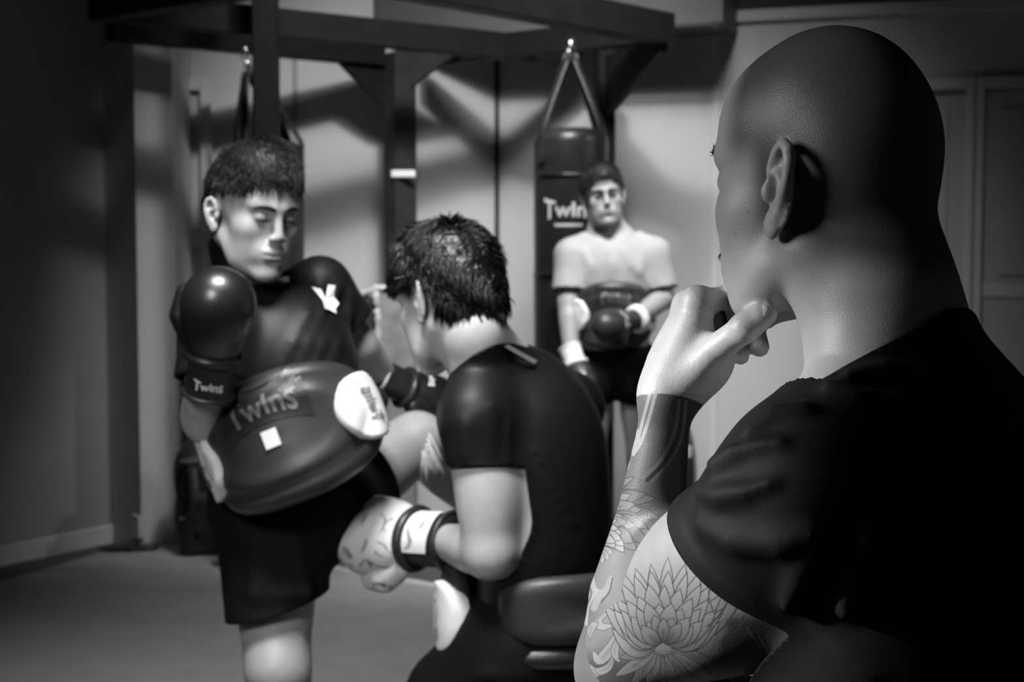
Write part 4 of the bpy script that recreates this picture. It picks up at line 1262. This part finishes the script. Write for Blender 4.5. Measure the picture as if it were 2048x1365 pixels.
    inhead = np.linalg.norm(Lh, axis=1) < .16
    gline = np.minimum(sstep(.078, .050, Lh[:, 1] + .25 * np.abs(Lh[:, 0])), sstep(-.070, -.035, Lh[:, 2] - .25 * (Lh[:, 1] + .05)))
    temple = 1 - sstep(.0, .022, Lh[:, 1] - .012) * sstep(.045, .015, Lh[:, 2])
    Er = Sdf().frame(RH, H); [ear(Er, s, flare=.46, y0=.004 * .88, x0=.0765 * .88, sz=.98) for s in (-1, 1)]
    g2 = gline * temple * inhead * sstep(.0006, .003, Er.at(V))
    tone = tone * (1 - .80 * g2)
    # moles
    for q, rr in (((1480, 540), .0010), ((1470, 470), .0008), ((1497, 425), .0008), ((1462, 330), .0008), ((1475, 365), .0007), ((1528, 600), .0007), ((1750, 512), .0008)):
        c = FRONT['S'].hit(*q); d = np.linalg.norm(V - c, axis=1); tone = tone * (1 - .5 * sstep(rr * 1.2, rr * .4, d))
    return V, F, tone
build_front_man()
# ------------------------------------------------------------------ fighter on the left, knee raised
def build_kicker():
    w = .93
    H = P(507, 428, 2.66); RH = facing(219, 14, -2); hl = lambda *p: H + RH @ A3(*p)
    root = thing('person', 'young fighter with raised knee in black t-shirt, shorts and black belly pad', 'person', (H[0], H[1], MATZ))
    S = Sdf(); head(S, RH, H, w=w, nose=.55, flare=.5, ear_y=-.004, ear_s=.84, ear_z=-.008)
    nh = len(S.ops); S.frame()
    T1 = P(505, 620, 2.86); SL, SR = P(640, 578, 2.86), P(428, 662, 2.62)
    S.chain([hl(0, -.030, -.02), hl(0, -.052, -.075), T1], [.050, .047, .052], k=.02)
    S.chain([hl(.045, -.022, -.05), T1 + A3(.03, -.05, -.02)], [.015, .013], k=.02)
    mid = (SL + SR) / 2; pel = P(585, 1000, 2.74)
    lat = unit(SR - SL); upv = unit(mid - pel); fw = unit(np.cross(upv, lat)); RB = np.stack([lat, fw, np.cross(lat, fw)], 1)
    RP = facing(166)
    for sh in (SL, SR):
        S.chain([T1 + Z1 * .012, T1 * .5 + sh * .5 + Z1 * .008, sh], [.034, .036, .044], k=.03)
    S.frame(RB, mid); S.ell((0, -.004, -.090), (.148, .098, .125), k=.04); S.frame()
    S.ell((mid + pel) / 2, (.140, .100, .18), RP, k=.06); S.ell(pel, (.150, .110, .11), RP, k=.05)
    ntor = len(S.ops)
    EL = P(716, 692, 2.92); S.chain([SL, (SL + EL) / 2, EL], [.050, .045, .038], k=.03)
    ER = P(414, 838, 2.58); S.chain([SR, (SR + ER) / 2, ER], [.050, .046, .040], k=.03)
    nup = len(S.ops)
    WL = P(772, 757, 3.02); S.chain([EL, EL + (WL - EL) * .3, WL], [.038, .038, .028], k=.02)
    WR_ = P(422, 728, 2.46); S.chain([ER, ER + (WR_ - ER) * .35, WR_], [.042, .043, .030], k=.025)
    # legs
    hjR, knR = P(543, 1040, 2.72), P(556, 1338, 2.63); anR = A3(knR[0] + .02, knR[1] + .06, .10)
    hjL, knL, anL = P(640, 1010, 2.78), P(832, 886, 2.95), P(1000, 1045, 3.25)
    S.chain([hjR, (hjR + knR) / 2, knR], [.090, .078, .056], k=.04); S.chain([knR, knR + (anR - knR) * .35 + A3(0, .015, 0), anR], [.054, .056, .036], k=.03)
    S.ell(knR + A3(0, -.02, .005), .042, k=.03)
    ftR = anR + A3(.02, -.16, 0); ftR[2] = MATZ + .028; hR = anR + A3(0, .05, 0); hR[2] = MATZ + .033
    S.chain([anR, hR, ftR], [.036, .034, .028], k=.02); S.chain([anR, ftR], [.034, .028], k=.03)
    S.chain([hjL, (hjL + knL) / 2, knL], [.090, .080, .060], k=.04); S.ell(knL + A3(.01, -.02, .01), .045, k=.03)
    S.chain([knL, knL + (anL - knL) * .35, anL], [.054, .056, .036], k=.03); S.chain([anL, anL + A3(.05, .02, -.11)], [.034, .026], k=.02)
    S.box((H[0], H[1], MATZ - .2), (2, 2, .2), 0, k=.001, op='s')
    lo, hi = S.bounds(.015)
    ax = [axis(lo[0], hi[0], .007, (H[0] - .12, H[0] + .13, .0026)), axis(lo[1], hi[1], .007, (H[1] - .13, H[1] + .12, .0026)), axis(lo[2], hi[2], .008, (H[2] - .13, H[2] + .10, .0026))]
    V, F = nets(S.grid(ax), ax); V = smooth(V, F, 1, .4); V, F = biggest(V, F)
    mesh('body', V, F, M['skin'], root, tone=np.full(len(V), .85))
    face_marks(root, S, RH, H, w, 'down')
    hair_cap('hair', root, S, RH, H, w, .007, .012, -.022, 5200, .020, .0015, .35, fringe=220, lift=.9, front=.090, brow=.074)
    # t-shirt
    TB = Sdf(); TB.ops = S.ops[nh:nup]
    C = Sdf()
    for sh in (SL, SR): C.chain([T1, T1 * .5 + sh * .5 + Z1 * .012, sh + Z1 * .003], [.040, .041, .052], k=.03)
    C.frame(RB, mid).ell((0, -.002, -.090), (.156, .110, .132), k=.045).frame()
    C.ell((mid + pel) / 2, (.160, .122, .20), RP, k=.07)
    nsl = len(C.ops)
    hemL = SL + (EL - SL) * .62; C.chain([SL, SL + (EL - SL) * .9], [.060, .068], k=.04)
    hemR = SR + (ER - SR) * .55; C.chain([SR, SR + (ER - SR) * .8], [.060, .068], k=.04)
    base = Sdf(); base.ops = list(C.ops)
    def fold(pts, r, k=.016):
        q = [base.hit(*p) for p in pts]; q = [c + unit(c - A3(0, 0, CAMZ)) * r * .5 for c in q]; C.chain(q, [r * .4] + [r] * (len(q) - 2) + [r * .4], k=k)
    for x0, x1 in ((600, 560), (628, 592), (655, 622), (682, 655)):
        fold([(x0 + 20, 560 + (x0 - 600) * .3), (x0 + 14, 630), ((x0 + x1) / 2 + 6, 690), (x1, 740)], .009)
    ax = [axis(lo[0], hi[0], .006), axis(lo[1], hi[1], .006), axis(pel[2] - .06, T1[2] + .24, .006)]
    Ct = Sdf(); Ct.ops = C.ops[:nsl]
    nL, nR = unit(EL - SL), unit(ER - SR)
    cutL = lambda V: np.minimum(np.minimum((V - hemL) @ nL, -near_cap(SL, EL, .085)(V)), Ct.at(V) - .004)
    cutR = lambda V: np.minimum(np.minimum((V - hemR) @ nR, -near_cap(SR, ER, .085)(V)), Ct.at(V) - .004)
    fn = unit(A3(*(hl(0, .06, 0) - H)[:2], 0)); pn = unit(fn * .55 + Z1 * .8)
    nk = near_cap(hl(0, -.034, .0), T1 + Z1 * .012 + fn * .012, .074)
    cutN = lambda V: -nk(V)
    cutH = lambda V: V[:, 2] - (T1[2] + .20)
    cloth('t_shirt', TB, C, ax, M['cloth2'], root, [cutH, cutL, cutR, cutN, halfspace(pel + Z1 * .0, -Z1)], None)
    # chest emblem: white bird-like mark
    shp = [(-26, -18), (-9, -14), (-1, 4), (4, -22), (17, -20), (14, 0), (24, 12), (17, 22), (19, 30), (8, 24), (-2, 21), (-6, 6), (-14, -4)]
    W = Sdf(); W.ops = C.ops
    pts = np.array([W.hit(652 + x * 1.1, 594 + y * 1.1) for x, y in shp]); pts = np.array([p - unit(p - A3(0, 0, CAMZ)) * .013 for p in pts])
    mesh('emblem', pts, [tuple(range(len(shp)))], M['print'], root, sm=False)
    # shorts
    Q = Sdf(); Q.ell(pel, (.165, .125, .12), RP, k=.05)
    Q.chain([hjR, hjR + (knR - hjR) * .68 + A3(.005, 0, 0)], [.105, .098], k=.05)
    Q.chain([hjL, hjL + (knL - hjL) * .72], [.108, .092], k=.05)
    for i in range(4): Q.chain([P(520 + 24 * i, 1060, 2.63), P(508 + 36 * i, 1190, 2.58)], .010, k=.025)
    SB = Sdf(); SB.ops = S.ops[ntor - 1:ntor] + S.ops[nup + 2:]
    lo2, hi2 = Q.bounds(.03); ax = [axis(lo2[i], hi2[i], .006) for i in range(3)]
    hn = unit(A3(.28, .0, -1)); ho = hjR + (knR - hjR) * .58
    tl = near_cap(hjL, knL, .115)
    cutA = lambda V: np.where((near_cap(hjR, knR, .14)(V) < 0) & (V[:, 2] < hjR[2] - .07), (V - ho) @ hn, -1.0)
    kd = unit(knL - hjL); cutB = lambda V: np.where(tl(V) < 0, (V - (hjL + (knL - hjL) * .46)) @ kd, -1.0)
    cutC = lambda V: -np.maximum(near_cap(knL, anL, .085)(V), V[:, 2] - 9)
    cloth('shorts', SB, Q, ax, M['shorts'], root, [cutA, cutB, cutC], None, gap=.005)
    # frayed white wrap end hanging by the knee
    n = 90; r0 = np.array([P(838 + rng.uniform(0, 20), 868 + rng.uniform(0, 26), 2.885) for _ in range(n)])
    V2, F2 = strands(r0, np.tile(P(868, 950, 2.86) - P(845, 880, 2.88), (n, 1)) + rng.normal(0, .014, (n, 3)), .062 * rng.uniform(.5, 1.1, n), .0022, np.zeros(3), 4, .2)
    mesh('frayed_wrap', V2, F2, M['white'], root)['kind'] = 'stuff'
    # belly pad, gloves
    ctr = P(606, 872, 2.665)
    up2 = unit(A3(-.05, .10, 1)); f2 = A3(*facing(172)[:, 1][:2], 0); f2 = unit(f2 - up2 * (f2 @ up2)); RQ = np.stack([-np.cross(up2, f2), f2, up2], 1)
    RQ = np.stack([np.cross(f2, up2), f2, up2], 1)
    RQ[:, 0] *= -1     # lateral axis runs to the viewer's right so lettering reads
    belly_pad(root, ctr, RQ, .125, .062, .215, .120, M['padleather'], roll=-.33)
    ring = [ctr + RQ @ A3(.135 * math.cos(a), .12 * math.sin(a), .01 + .05 * math.cos(a)) for a in np.linspace(-2.9, -.25, 30)]
    mesh('pad_strap', *tube(ring, .03, 8, flat=((0, 0, 1), 1.0)), M['leather'], root)
    glove(root, P(424, 722, 2.455), P(438, 600, 2.41) - P(424, 722, 2.455), A3(.15, -1, -.05), -1, M['gloss'], M['leather'], M['leather'], (0, -.035, .05, 'cuff'), s=.97)
    gd = P(850, 795, 3.08) - WL
    glove(root, WL + unit(gd) * .04, gd, A3(-.2, -.6, .8), 1, M['gloss'], M['leather'], M['white'], (0, .05, .05, 'fist'), s=.95)
build_kicker()
# ------------------------------------------------------------------ training partner seen from behind
def build_partner():
    w = .93
    H = P(897, 604, 2.50); RH = facing(44, 20, 3); hl = lambda *p: H + RH @ A3(*p)
    root = thing('person', 'wet-haired man in black sport shirt seen from behind, wearing a patterned glove', 'person', (H[0] + .15, H[1], MATZ))
    S = Sdf(); head(S, RH, H, w=w, nose=.6, flare=.42, ear_y=-.002, ear_z=-.006)
    nh = len(S.ops); S.frame()
    T1 = P(968, 735, 2.50); SL, SR = P(950, 835, 2.41), P(1140, 815, 2.68)
    S.chain([hl(0, -.03, -.02), hl(0, -.042, -.075), T1], [.052, .052, .056], k=.025)
    S.chain([hl(-.045, -.015, -.05), T1 + A3(-.04, .03, -.03)], [.015, .013], k=.02)
    mid = (SL + SR) / 2; pel = P(1095, 1255, 2.56)
    lat = unit(SR - SL); upv = unit(mid - pel); fw = unit(np.cross(upv, lat)); RB = np.stack([lat, fw, np.cross(lat, fw)], 1)
    for sh in (SL, SR): S.chain([hl(0, -.055, -.07), T1 * .5 + sh * .5 + Z1 * .02, sh], [.034, .042, .048], k=.04)
    S.frame(RB, mid)
    S.ell((0, -.015, -.07), (.150, .108, .15), k=.05).ell((0, -.02, -.22), (.142, .104, .17), k=.06)
    S.frame(); S.ell(pel, (.155, .118, .12), RB, k=.05)
    ntor = len(S.ops)
    EL, WL = P(980, 1108, 2.395), P(886, 1082, 2.58)
    S.chain([SL, SL + (EL - SL) * .4, EL], [.052, .050, .040], k=.03); S.ell(SL + (EL - SL) * .6 + A3(.012, 0, 0), (.044, .046, .09), k=.03)
    ER = P(1065, 905, 2.93); S.chain([SR, (SR + ER) / 2, ER], [.052, .048, .040], k=.03)
    nup = len(S.ops)
    S.chain([EL, EL + (WL - EL) * .35, WL], [.041, .043, .030], k=.02)
    WR_ = P(1015, 862, 3.10); S.chain([ER, ER + (WR_ - ER) * .4, WR_], [.040, .040, .028], k=.02)
    for s, kx, ky, kd in ((-1, 905, 1500, 2.62), (1, 1230, 1480, 2.85)):
        hj = pel + RB @ A3(s * .09, .02, -.04); kn = P(kx, ky, kd); kn[2] = .46
        an = A3(kn[0] + s * .03, kn[1] - .06, .10); ft = an + A3(-.10, .12, 0); ft[2] = MATZ + .028; he = an + A3(.03, -.03, 0); he[2] = MATZ + .033
        S.chain([hj, (hj + kn) / 2, kn], [.092, .084, .058], k=.04); S.chain([kn, kn + (an - kn) * .35, an], [.055, .056, .036], k=.03)
        S.chain([an, he, ft], [.036, .033, .028], k=.02); S.chain([an, ft], [.034, .028], k=.03)
    S.box((H[0], H[1], MATZ - .2), (2, 2, .2), 0, k=.001, op='s')
    lo, hi = S.bounds(.015)
    ax = [axis(lo[0], hi[0], .007, (H[0] - .12, H[0] + .13, .0028)), axis(lo[1], hi[1], .007, (H[1] - .12, H[1] + .12, .0028)), axis(lo[2], hi[2], .008, (H[2] - .13, H[2] + .10, .0028))]
    V, F = nets(S.grid(ax), ax); V = smooth(V, F, 1, .4); V, F = biggest(V, F)
    mesh('body', V, F, M['skin'], root, tone=np.full(len(V), 1.15))
    face_marks(root, S, RH, H, w, 'down')
    hair_cap('hair', root, S, RH, H, w, .014, .010, -.082, 6500, .034, .0022, .6, fringe=120, lift=.55, front=.094, brow=.058, mt=M['wethair'], rough=.0045)
    TB = Sdf(); TB.ops = S.ops[nh:nup]
    C = Sdf()
    for sh in (SL, SR): C.chain([T1, T1 * .5 + sh * .5 + Z1 * .025, sh + Z1 * .003], [.050, .050, .055], k=.05)
    C.frame(RB, mid).ell((0, -.015, -.07), (.158, .116, .16), k=.05).ell((0, -.02, -.22), (.150, .113, .19), k=.06).frame()
    C.ell(pel, (.158, .122, .14), RB, k=.05)
    nsl = len(C.ops)
    C.chain([SL, SL + (EL - SL) * .75], [.057, .060], k=.04); C.chain([SR, SR + (ER - SR) * .8], [.058, .062], k=.04)
    base = Sdf(); base.ops = list(C.ops)
    def fold(pts, r, k=.014):
        q = [base.hit(*p) for p in pts]; q = [c + unit(c - A3(0, 0, CAMZ)) * r * .5 for c in q]; C.chain(q, [r * .4] + [r] * (len(q) - 2) + [r * .4], k=k)
    for i in range(5): fold([(885 + 4 * i, 848 + 18 * i), (930, 842 + 18 * i), (985, 815 + 22 * i)], .005)
    fold([(1020, 790), (1016, 860), (1018, 930)], .004, .008)                    # sleeve seam
    fold([(1010, 740), (1060, 735), (1120, 752)], .004, .008)                    # yoke seam
    for i in range(7): fold([(1062 + 10 * i, 905 + 24 * i), (1078 + 10 * i, 900 + 24 * i), (1092 + 10 * i, 908 + 24 * i)], .0035, .006)
    ax = [axis(lo[0], hi[0], .006), axis(lo[1], hi[1], .006), axis(pel[2] - .02, T1[2] + .12, .006)]
    Ct = Sdf(); Ct.ops = C.ops[:nsl]
    hemL, nL = SL + (EL - SL) * .36, unit(EL - SL + A3(-.02, 0, 0)); hemR, nR = SR + (ER - SR) * .5, unit(ER - SR)
    cutL = lambda V: np.minimum(np.minimum((V - hemL) @ nL, -near_cap(SL, EL, .085)(V)), Ct.at(V) - .004)
    cutR = lambda V: np.minimum(np.minimum((V - hemR) @ nR, -near_cap(SR, ER, .085)(V)), Ct.at(V) - .004)
    un = Sdf(); un.ops = list(C.ops) + list(TB.ops)
    q1, q2 = un.hit(893, 752), un.hit(1010, 688); pn = unit(np.cross(RB[:, 0], q2 - q1)); pn = pn if pn[2] > 0 else -pn
    cutN = lambda V: np.where(np.linalg.norm(V - T1, axis=1) < .115, (V - q2) @ pn, -1.0)
    cutH = lambda V: V[:, 2] - (T1[2] + .08)
    cloth('sport_shirt', TB, C, ax, M['cloth2'], root, [cutH, cutL, cutR, cutN, halfspace(pel + Z1 * .02, -Z1)], None)
    # light glint on the nape, painted as a small pale patch
    lp = [un.hit(x, y) for x, y in ((1008, 693), (1016, 689), (1075, 722), (1068, 728))]
    mesh('nape_glint', np.array([p - unit(p - A3(0, 0, CAMZ)) * .004 for p in lp]), [(0, 1, 2, 3)], M['greyprint'], root, sm=False)
    # shorts
    Q = Sdf(); Q.ell(pel, (.170, .132, .13), RB, k=.05)
    for s, kx, ky, kd in ((-1, 905, 1500, 2.62), (1, 1230, 1480, 2.85)):
        hj = pel + RB @ A3(s * .09, .02, -.04); kn = P(kx, ky, kd); kn[2] = .46
        Q.chain([hj, hj + (kn - hj) * .85], [.108, .105], k=.05)
        for i in range(3): Q.chain([hj + A3(-.04 + .03 * i, -.10, 0), kn + A3(-.05 + .04 * i, -.10, .05)], .008, k=.02)
    sculpt('shorts', Q, .008, M['shorts'], root)
    # belly pad with back cushion
    RQ = np.stack([-RB[:, 0], RB[:, 1], RB[:, 2]], 1); ctr = pel + RB[:, 2] * .015
    ctr = P(1098, 1222, 2.555); RQ = rotz(-.36) @ RQ
    g, pos = belly_pad(root, ctr, RQ, .135, .060, .235, .125, M['padleather'], text=True)
    # cushion of the strap across the back
    u0 = math.pi * (.135 + .03)
    def cush(u, v, dep):
        a = u / .165; r = .135 + dep; return ctr + np.stack([r * np.sin(a), r * np.cos(a), v], 1) @ RQ.T
    K = []; Fk = []; na = 48; ring = (0, .5, .8, .92, 1.0)
    for side in (1, 0):
        for r in ring:
            a = np.linspace(0, 2 * math.pi, na, endpoint=False); cu = np.sign(np.cos(a)) * np.abs(np.cos(a)) ** .5; cv = np.sign(np.sin(a)) * np.abs(np.sin(a)) ** .5
            e = math.sqrt(max(0, 1 - r ** 6)); K.append(cush(u0 + .20 * r * cu, .060 * r * cv + .022, np.full(na, .03 + (.020 * e if side else -.012 * e))))
    K = np.concatenate(K); nr = len(ring)
    for sd in (0, 1):
        for i in range(nr - 1):
            for j in range(na):
                k = (j + 1) % na; o = sd * nr * na; q = (o + i * na + j, o + (i + 1) * na + j, o + (i + 1) * na + k, o + i * na + k); Fk.append(q if sd else q[::-1])
    mesh('back_cushion', K, Fk, M['padleather'], g)
    for dv in (-.045, .0):
        pts = [cush(np.array([u]), np.array([dv - .012]), np.array([.022]))[0] for u in np.linspace(.22, u0 * 2 - .22, 40)]
        mesh('pad_strap', *tube(np.array(pts), .020, 8, flat=(RQ[:, 2], 1.0)), M['leather'], g)
    # patterned glove on the left hand
    gd = P(750, 1072, 2.70) - WL
    g, R, Sg, Cg = glove(root, WL + unit(gd) * .055, gd, A3(-.25, -.75, .55), -1, M['pattern'], M['leather'], M['leather'], None, s=1.2)
    gx, gy = np.meshgrid(np.linspace(-.042, .046, 9), np.linspace(-.062, .012, 7)); gy = gy + .10 * gx ** 2 / .04
    pts = np.array([WL + unit(gd) * .055 + R @ A3(x, y, .085) for x, y in zip(gx.ravel(), gy.ravel())])
    for _ in range(20): pts = pts - R[:, 2] * np.clip(Cg.at(pts) - .003, -.01, .01)[:, None]
    mesh('cuff_patch', pts, [(j * 9 + i, j * 9 + i + 1, j * 9 + i + 10, j * 9 + i + 9) for j in range(6) for i in range(8)], M['pattern'], g)
    gd = P(975, 845, 3.22) - WR_
    glove(root, WR_ + unit(gd) * .05, gd, A3(0, -.5, .8), 1, M['pattern'], M['leather'], M['leather'], None, s=.95)
build_partner()

# ------------------------------------------------------------------ man in white waiting by the bag
def build_waiting():
    w = .93; dp = 5.75
    H = P(1207, 396, dp); RH = facing(183, 2, 7); hl = lambda *p: H + RH @ A3(*p)
    root = thing('person', 'man in a white t-shirt with belly pad and gloves waiting by the bag', 'person', (H[0], H[1], MATZ))
    S = Sdf(); head(S, RH, H, w=w, nose=.9, flare=.6, ear_y=-.004)
    nh = len(S.ops); S.frame()
    T1 = P(1222, 485, dp + .06); SL, SR = P(1308, 510, dp + .02), P(1142, 512, dp + .02)
    S.chain([hl(0, -.03, -.02), hl(0, -.036, -.08), T1], [.054, .054, .060], k=.03)
    pel = P(1232, 722, dp + .06); mid = (SL + SR) / 2; RB = facing(178)
    for sh in (SL, SR): S.chain([hl(0, -.04, -.08), T1 * .5 + sh * .5 + Z1 * .02, sh], [.036, .044, .052], k=.05)
    S.frame(RB, mid).ell((0, .0, -.08), (.160, .11, .16), k=.05).ell((0, 0, -.25), (.148, .105, .17), k=.06).frame()
    S.ell(pel, (.158, .118, .13), RB, k=.05)
    ER, WR_ = P(1138, 602, dp - .02), P(1141, 700, dp - .10); EL, WL = P(1326, 598, dp + .0), P(1268, 640, dp - .22)
    S.chain([SR, (SR + ER) / 2, ER], [.054, .052, .044], k=.03); S.chain([SL, (SL + EL) / 2, EL], [.054, .052, .044], k=.03)
    nup = len(S.ops)
    S.chain([ER, ER + (WR_ - ER) * .35, WR_], [.043, .044, .030], k=.02); S.chain([EL, EL + (WL - EL) * .35, WL], [.043, .044, .030], k=.02)
    for s in (-1, 1):
        hj = pel + RB @ A3(s * .09, 0, -.05); kn = A3(hj[0] - s * .01, hj[1] - .02, .47); an = A3(kn[0], kn[1] + .04, .10); ft = an + A3(-s * .03, -.17, 0); ft[2] = .028
        he = an + A3(0, .05, 0); he[2] = .033
        S.chain([hj, (hj + kn) / 2, kn], [.088, .076, .054], k=.04); S.chain([kn, kn + (an - kn) * .35 + A3(0, .015, 0), an], [.052, .054, .036], k=.03)
        S.chain([an, he, ft], [.036, .033, .028], k=.02); S.chain([an, ft], [.034, .028], k=.03)
    S.box((H[0], H[1], -.2), (2, 2, .2), 0, k=.001, op='s')
    lo, hi = S.bounds(.015)
    ax = [axis(lo[0], hi[0], .010, (H[0] - .11, H[0] + .11, .004)), axis(lo[1], hi[1], .010, (H[1] - .13, H[1] + .11, .004)), axis(lo[2], hi[2], .012, (H[2] - .13, H[2] + .10, .004))]
    V, F = nets(S.grid(ax), ax); V = smooth(V, F, 1, .4); V, F = biggest(V, F)
    mesh('body', V, F, M['skin'], root, tone=np.full(len(V), .72))
    face_marks(root, S, RH, H, w, 'open', rad=1.3)
    hair_cap('hair', root, S, RH, H, w, .012, .012, -.035, 1500, .024, .002, .3, fringe=170, lift=.9, step=.006, front=.092, brow=.080)
    TB = Sdf(); TB.ops = S.ops[nh:nup]
    C = Sdf()
    for sh in (SL, SR): C.chain([T1, T1 * .5 + sh * .5 + Z1 * .025, sh + Z1 * .005], [.054, .054, .060], k=.05)
    C.frame(RB, mid).ell((0, .0, -.08), (.170, .122, .17), k=.06).ell((0, 0, -.26), (.166, .122, .20), k=.06).frame()
    nsl = len(C.ops)
    C.chain([SR, SR + (ER - SR) * .95], [.064, .074], k=.04); C.chain([SL, SL + (EL - SL) * .95], [.064, .074], k=.04)
    base = Sdf(); base.ops = list(C.ops)
    for pts in (((1165, 500), (1180, 530), (1172, 560)), ((1285, 505), (1280, 540), (1296, 570)), ((1222, 500), (1224, 530), (1222, 560)), ((1250, 505), (1262, 530), (1275, 548))):
        q = [base.hit(*p) for p in pts]; q = [c + unit(c - A3(0, 0, CAMZ)) * .006 for c in q]; C.chain(q, [.006, .012, .006], k=.02)
    ax = [axis(lo[0], hi[0], .009), axis(lo[1], hi[1], .009), axis(pel[2] - .08, T1[2] + .14, .009)]
    Ct = Sdf(); Ct.ops = C.ops[:nsl]
    cuts = [lambda V: V[:, 2] - (T1[2] + .08)]
    for sh, e in ((SL, EL), (SR, ER)):
        cuts.append(lambda V, sh=sh, e=e: np.minimum(np.minimum((V - (sh + (e - sh) * .78)) @ unit(e - sh), -near_cap(sh, e, .10)(V)), Ct.at(V) - .004))
    pn = unit(A3(0, -.35, .9)); cuts.append(lambda V: np.where(np.linalg.norm((V - T1)[:, :2], axis=1) < .12, (V - (T1 + Z1 * .035)) @ pn, -1.0))
    cuts.append(halfspace(pel + Z1 * .03, -Z1))
    cloth('t_shirt', TB, C, ax, M['white_cloth'], root, cuts, None)
    Q = Sdf(); Q.ell(pel, (.172, .132, .12), RB, k=.05)
    for s in (-1, 1):
        hj = pel + RB @ A3(s * .09, 0, -.05); Q.chain([hj, A3(hj[0] - s * .01, hj[1] - .015, zpix(815, dp) + .09)], [.108, .112], k=.04)
    lo2, hi2 = Q.bounds(.02); ax = [axis(lo2[i], hi2[i], .009) for i in range(3)]
    cloth('shorts', Sdf().ell(pel, .05), Q, ax, M['shorts'], root, [halfspace((0, 0, zpix(818, dp)), -Z1)], None)
    RQ = np.stack([-RB[:, 0], RB[:, 1], RB[:, 2]], 1)
    belly_pad(root, P(1226, 628, dp + .05), RQ, .135, .055, .20, .135, M['padleather'], roll=.0)
    # gloves with white wrist wraps
    gd = P(1166, 770, dp - .16) - WR_
    g, R, _, Cg = glove(root, WR_ + unit(gd) * .055, gd, A3(-.3, -1, 0), 1, M['padleather'], M['white'], M['white'], (0, .09, .09, 'fist'), s=1.0)
    gd = P(1205, 655, dp - .36) - WL
    g, R, _, Cg = glove(root, WL + unit(gd) * .055, gd, A3(0, -.9, .5), -1, M['padleather'], M['leather'], M['white'], (0, .05, .10, 'fist'), s=1.0)
    W2 = WL + unit(gd) * .0
    ring = [WL - unit(gd) * .02 + R @ A3(.040 * math.cos(a), 0, .036 * math.sin(a)) for a in np.linspace(0, 2 * math.pi, 24, endpoint=False)]
    mesh('wrist_wrap', *tube(ring, .020, 8, True), M['white'], root)
build_waiting()
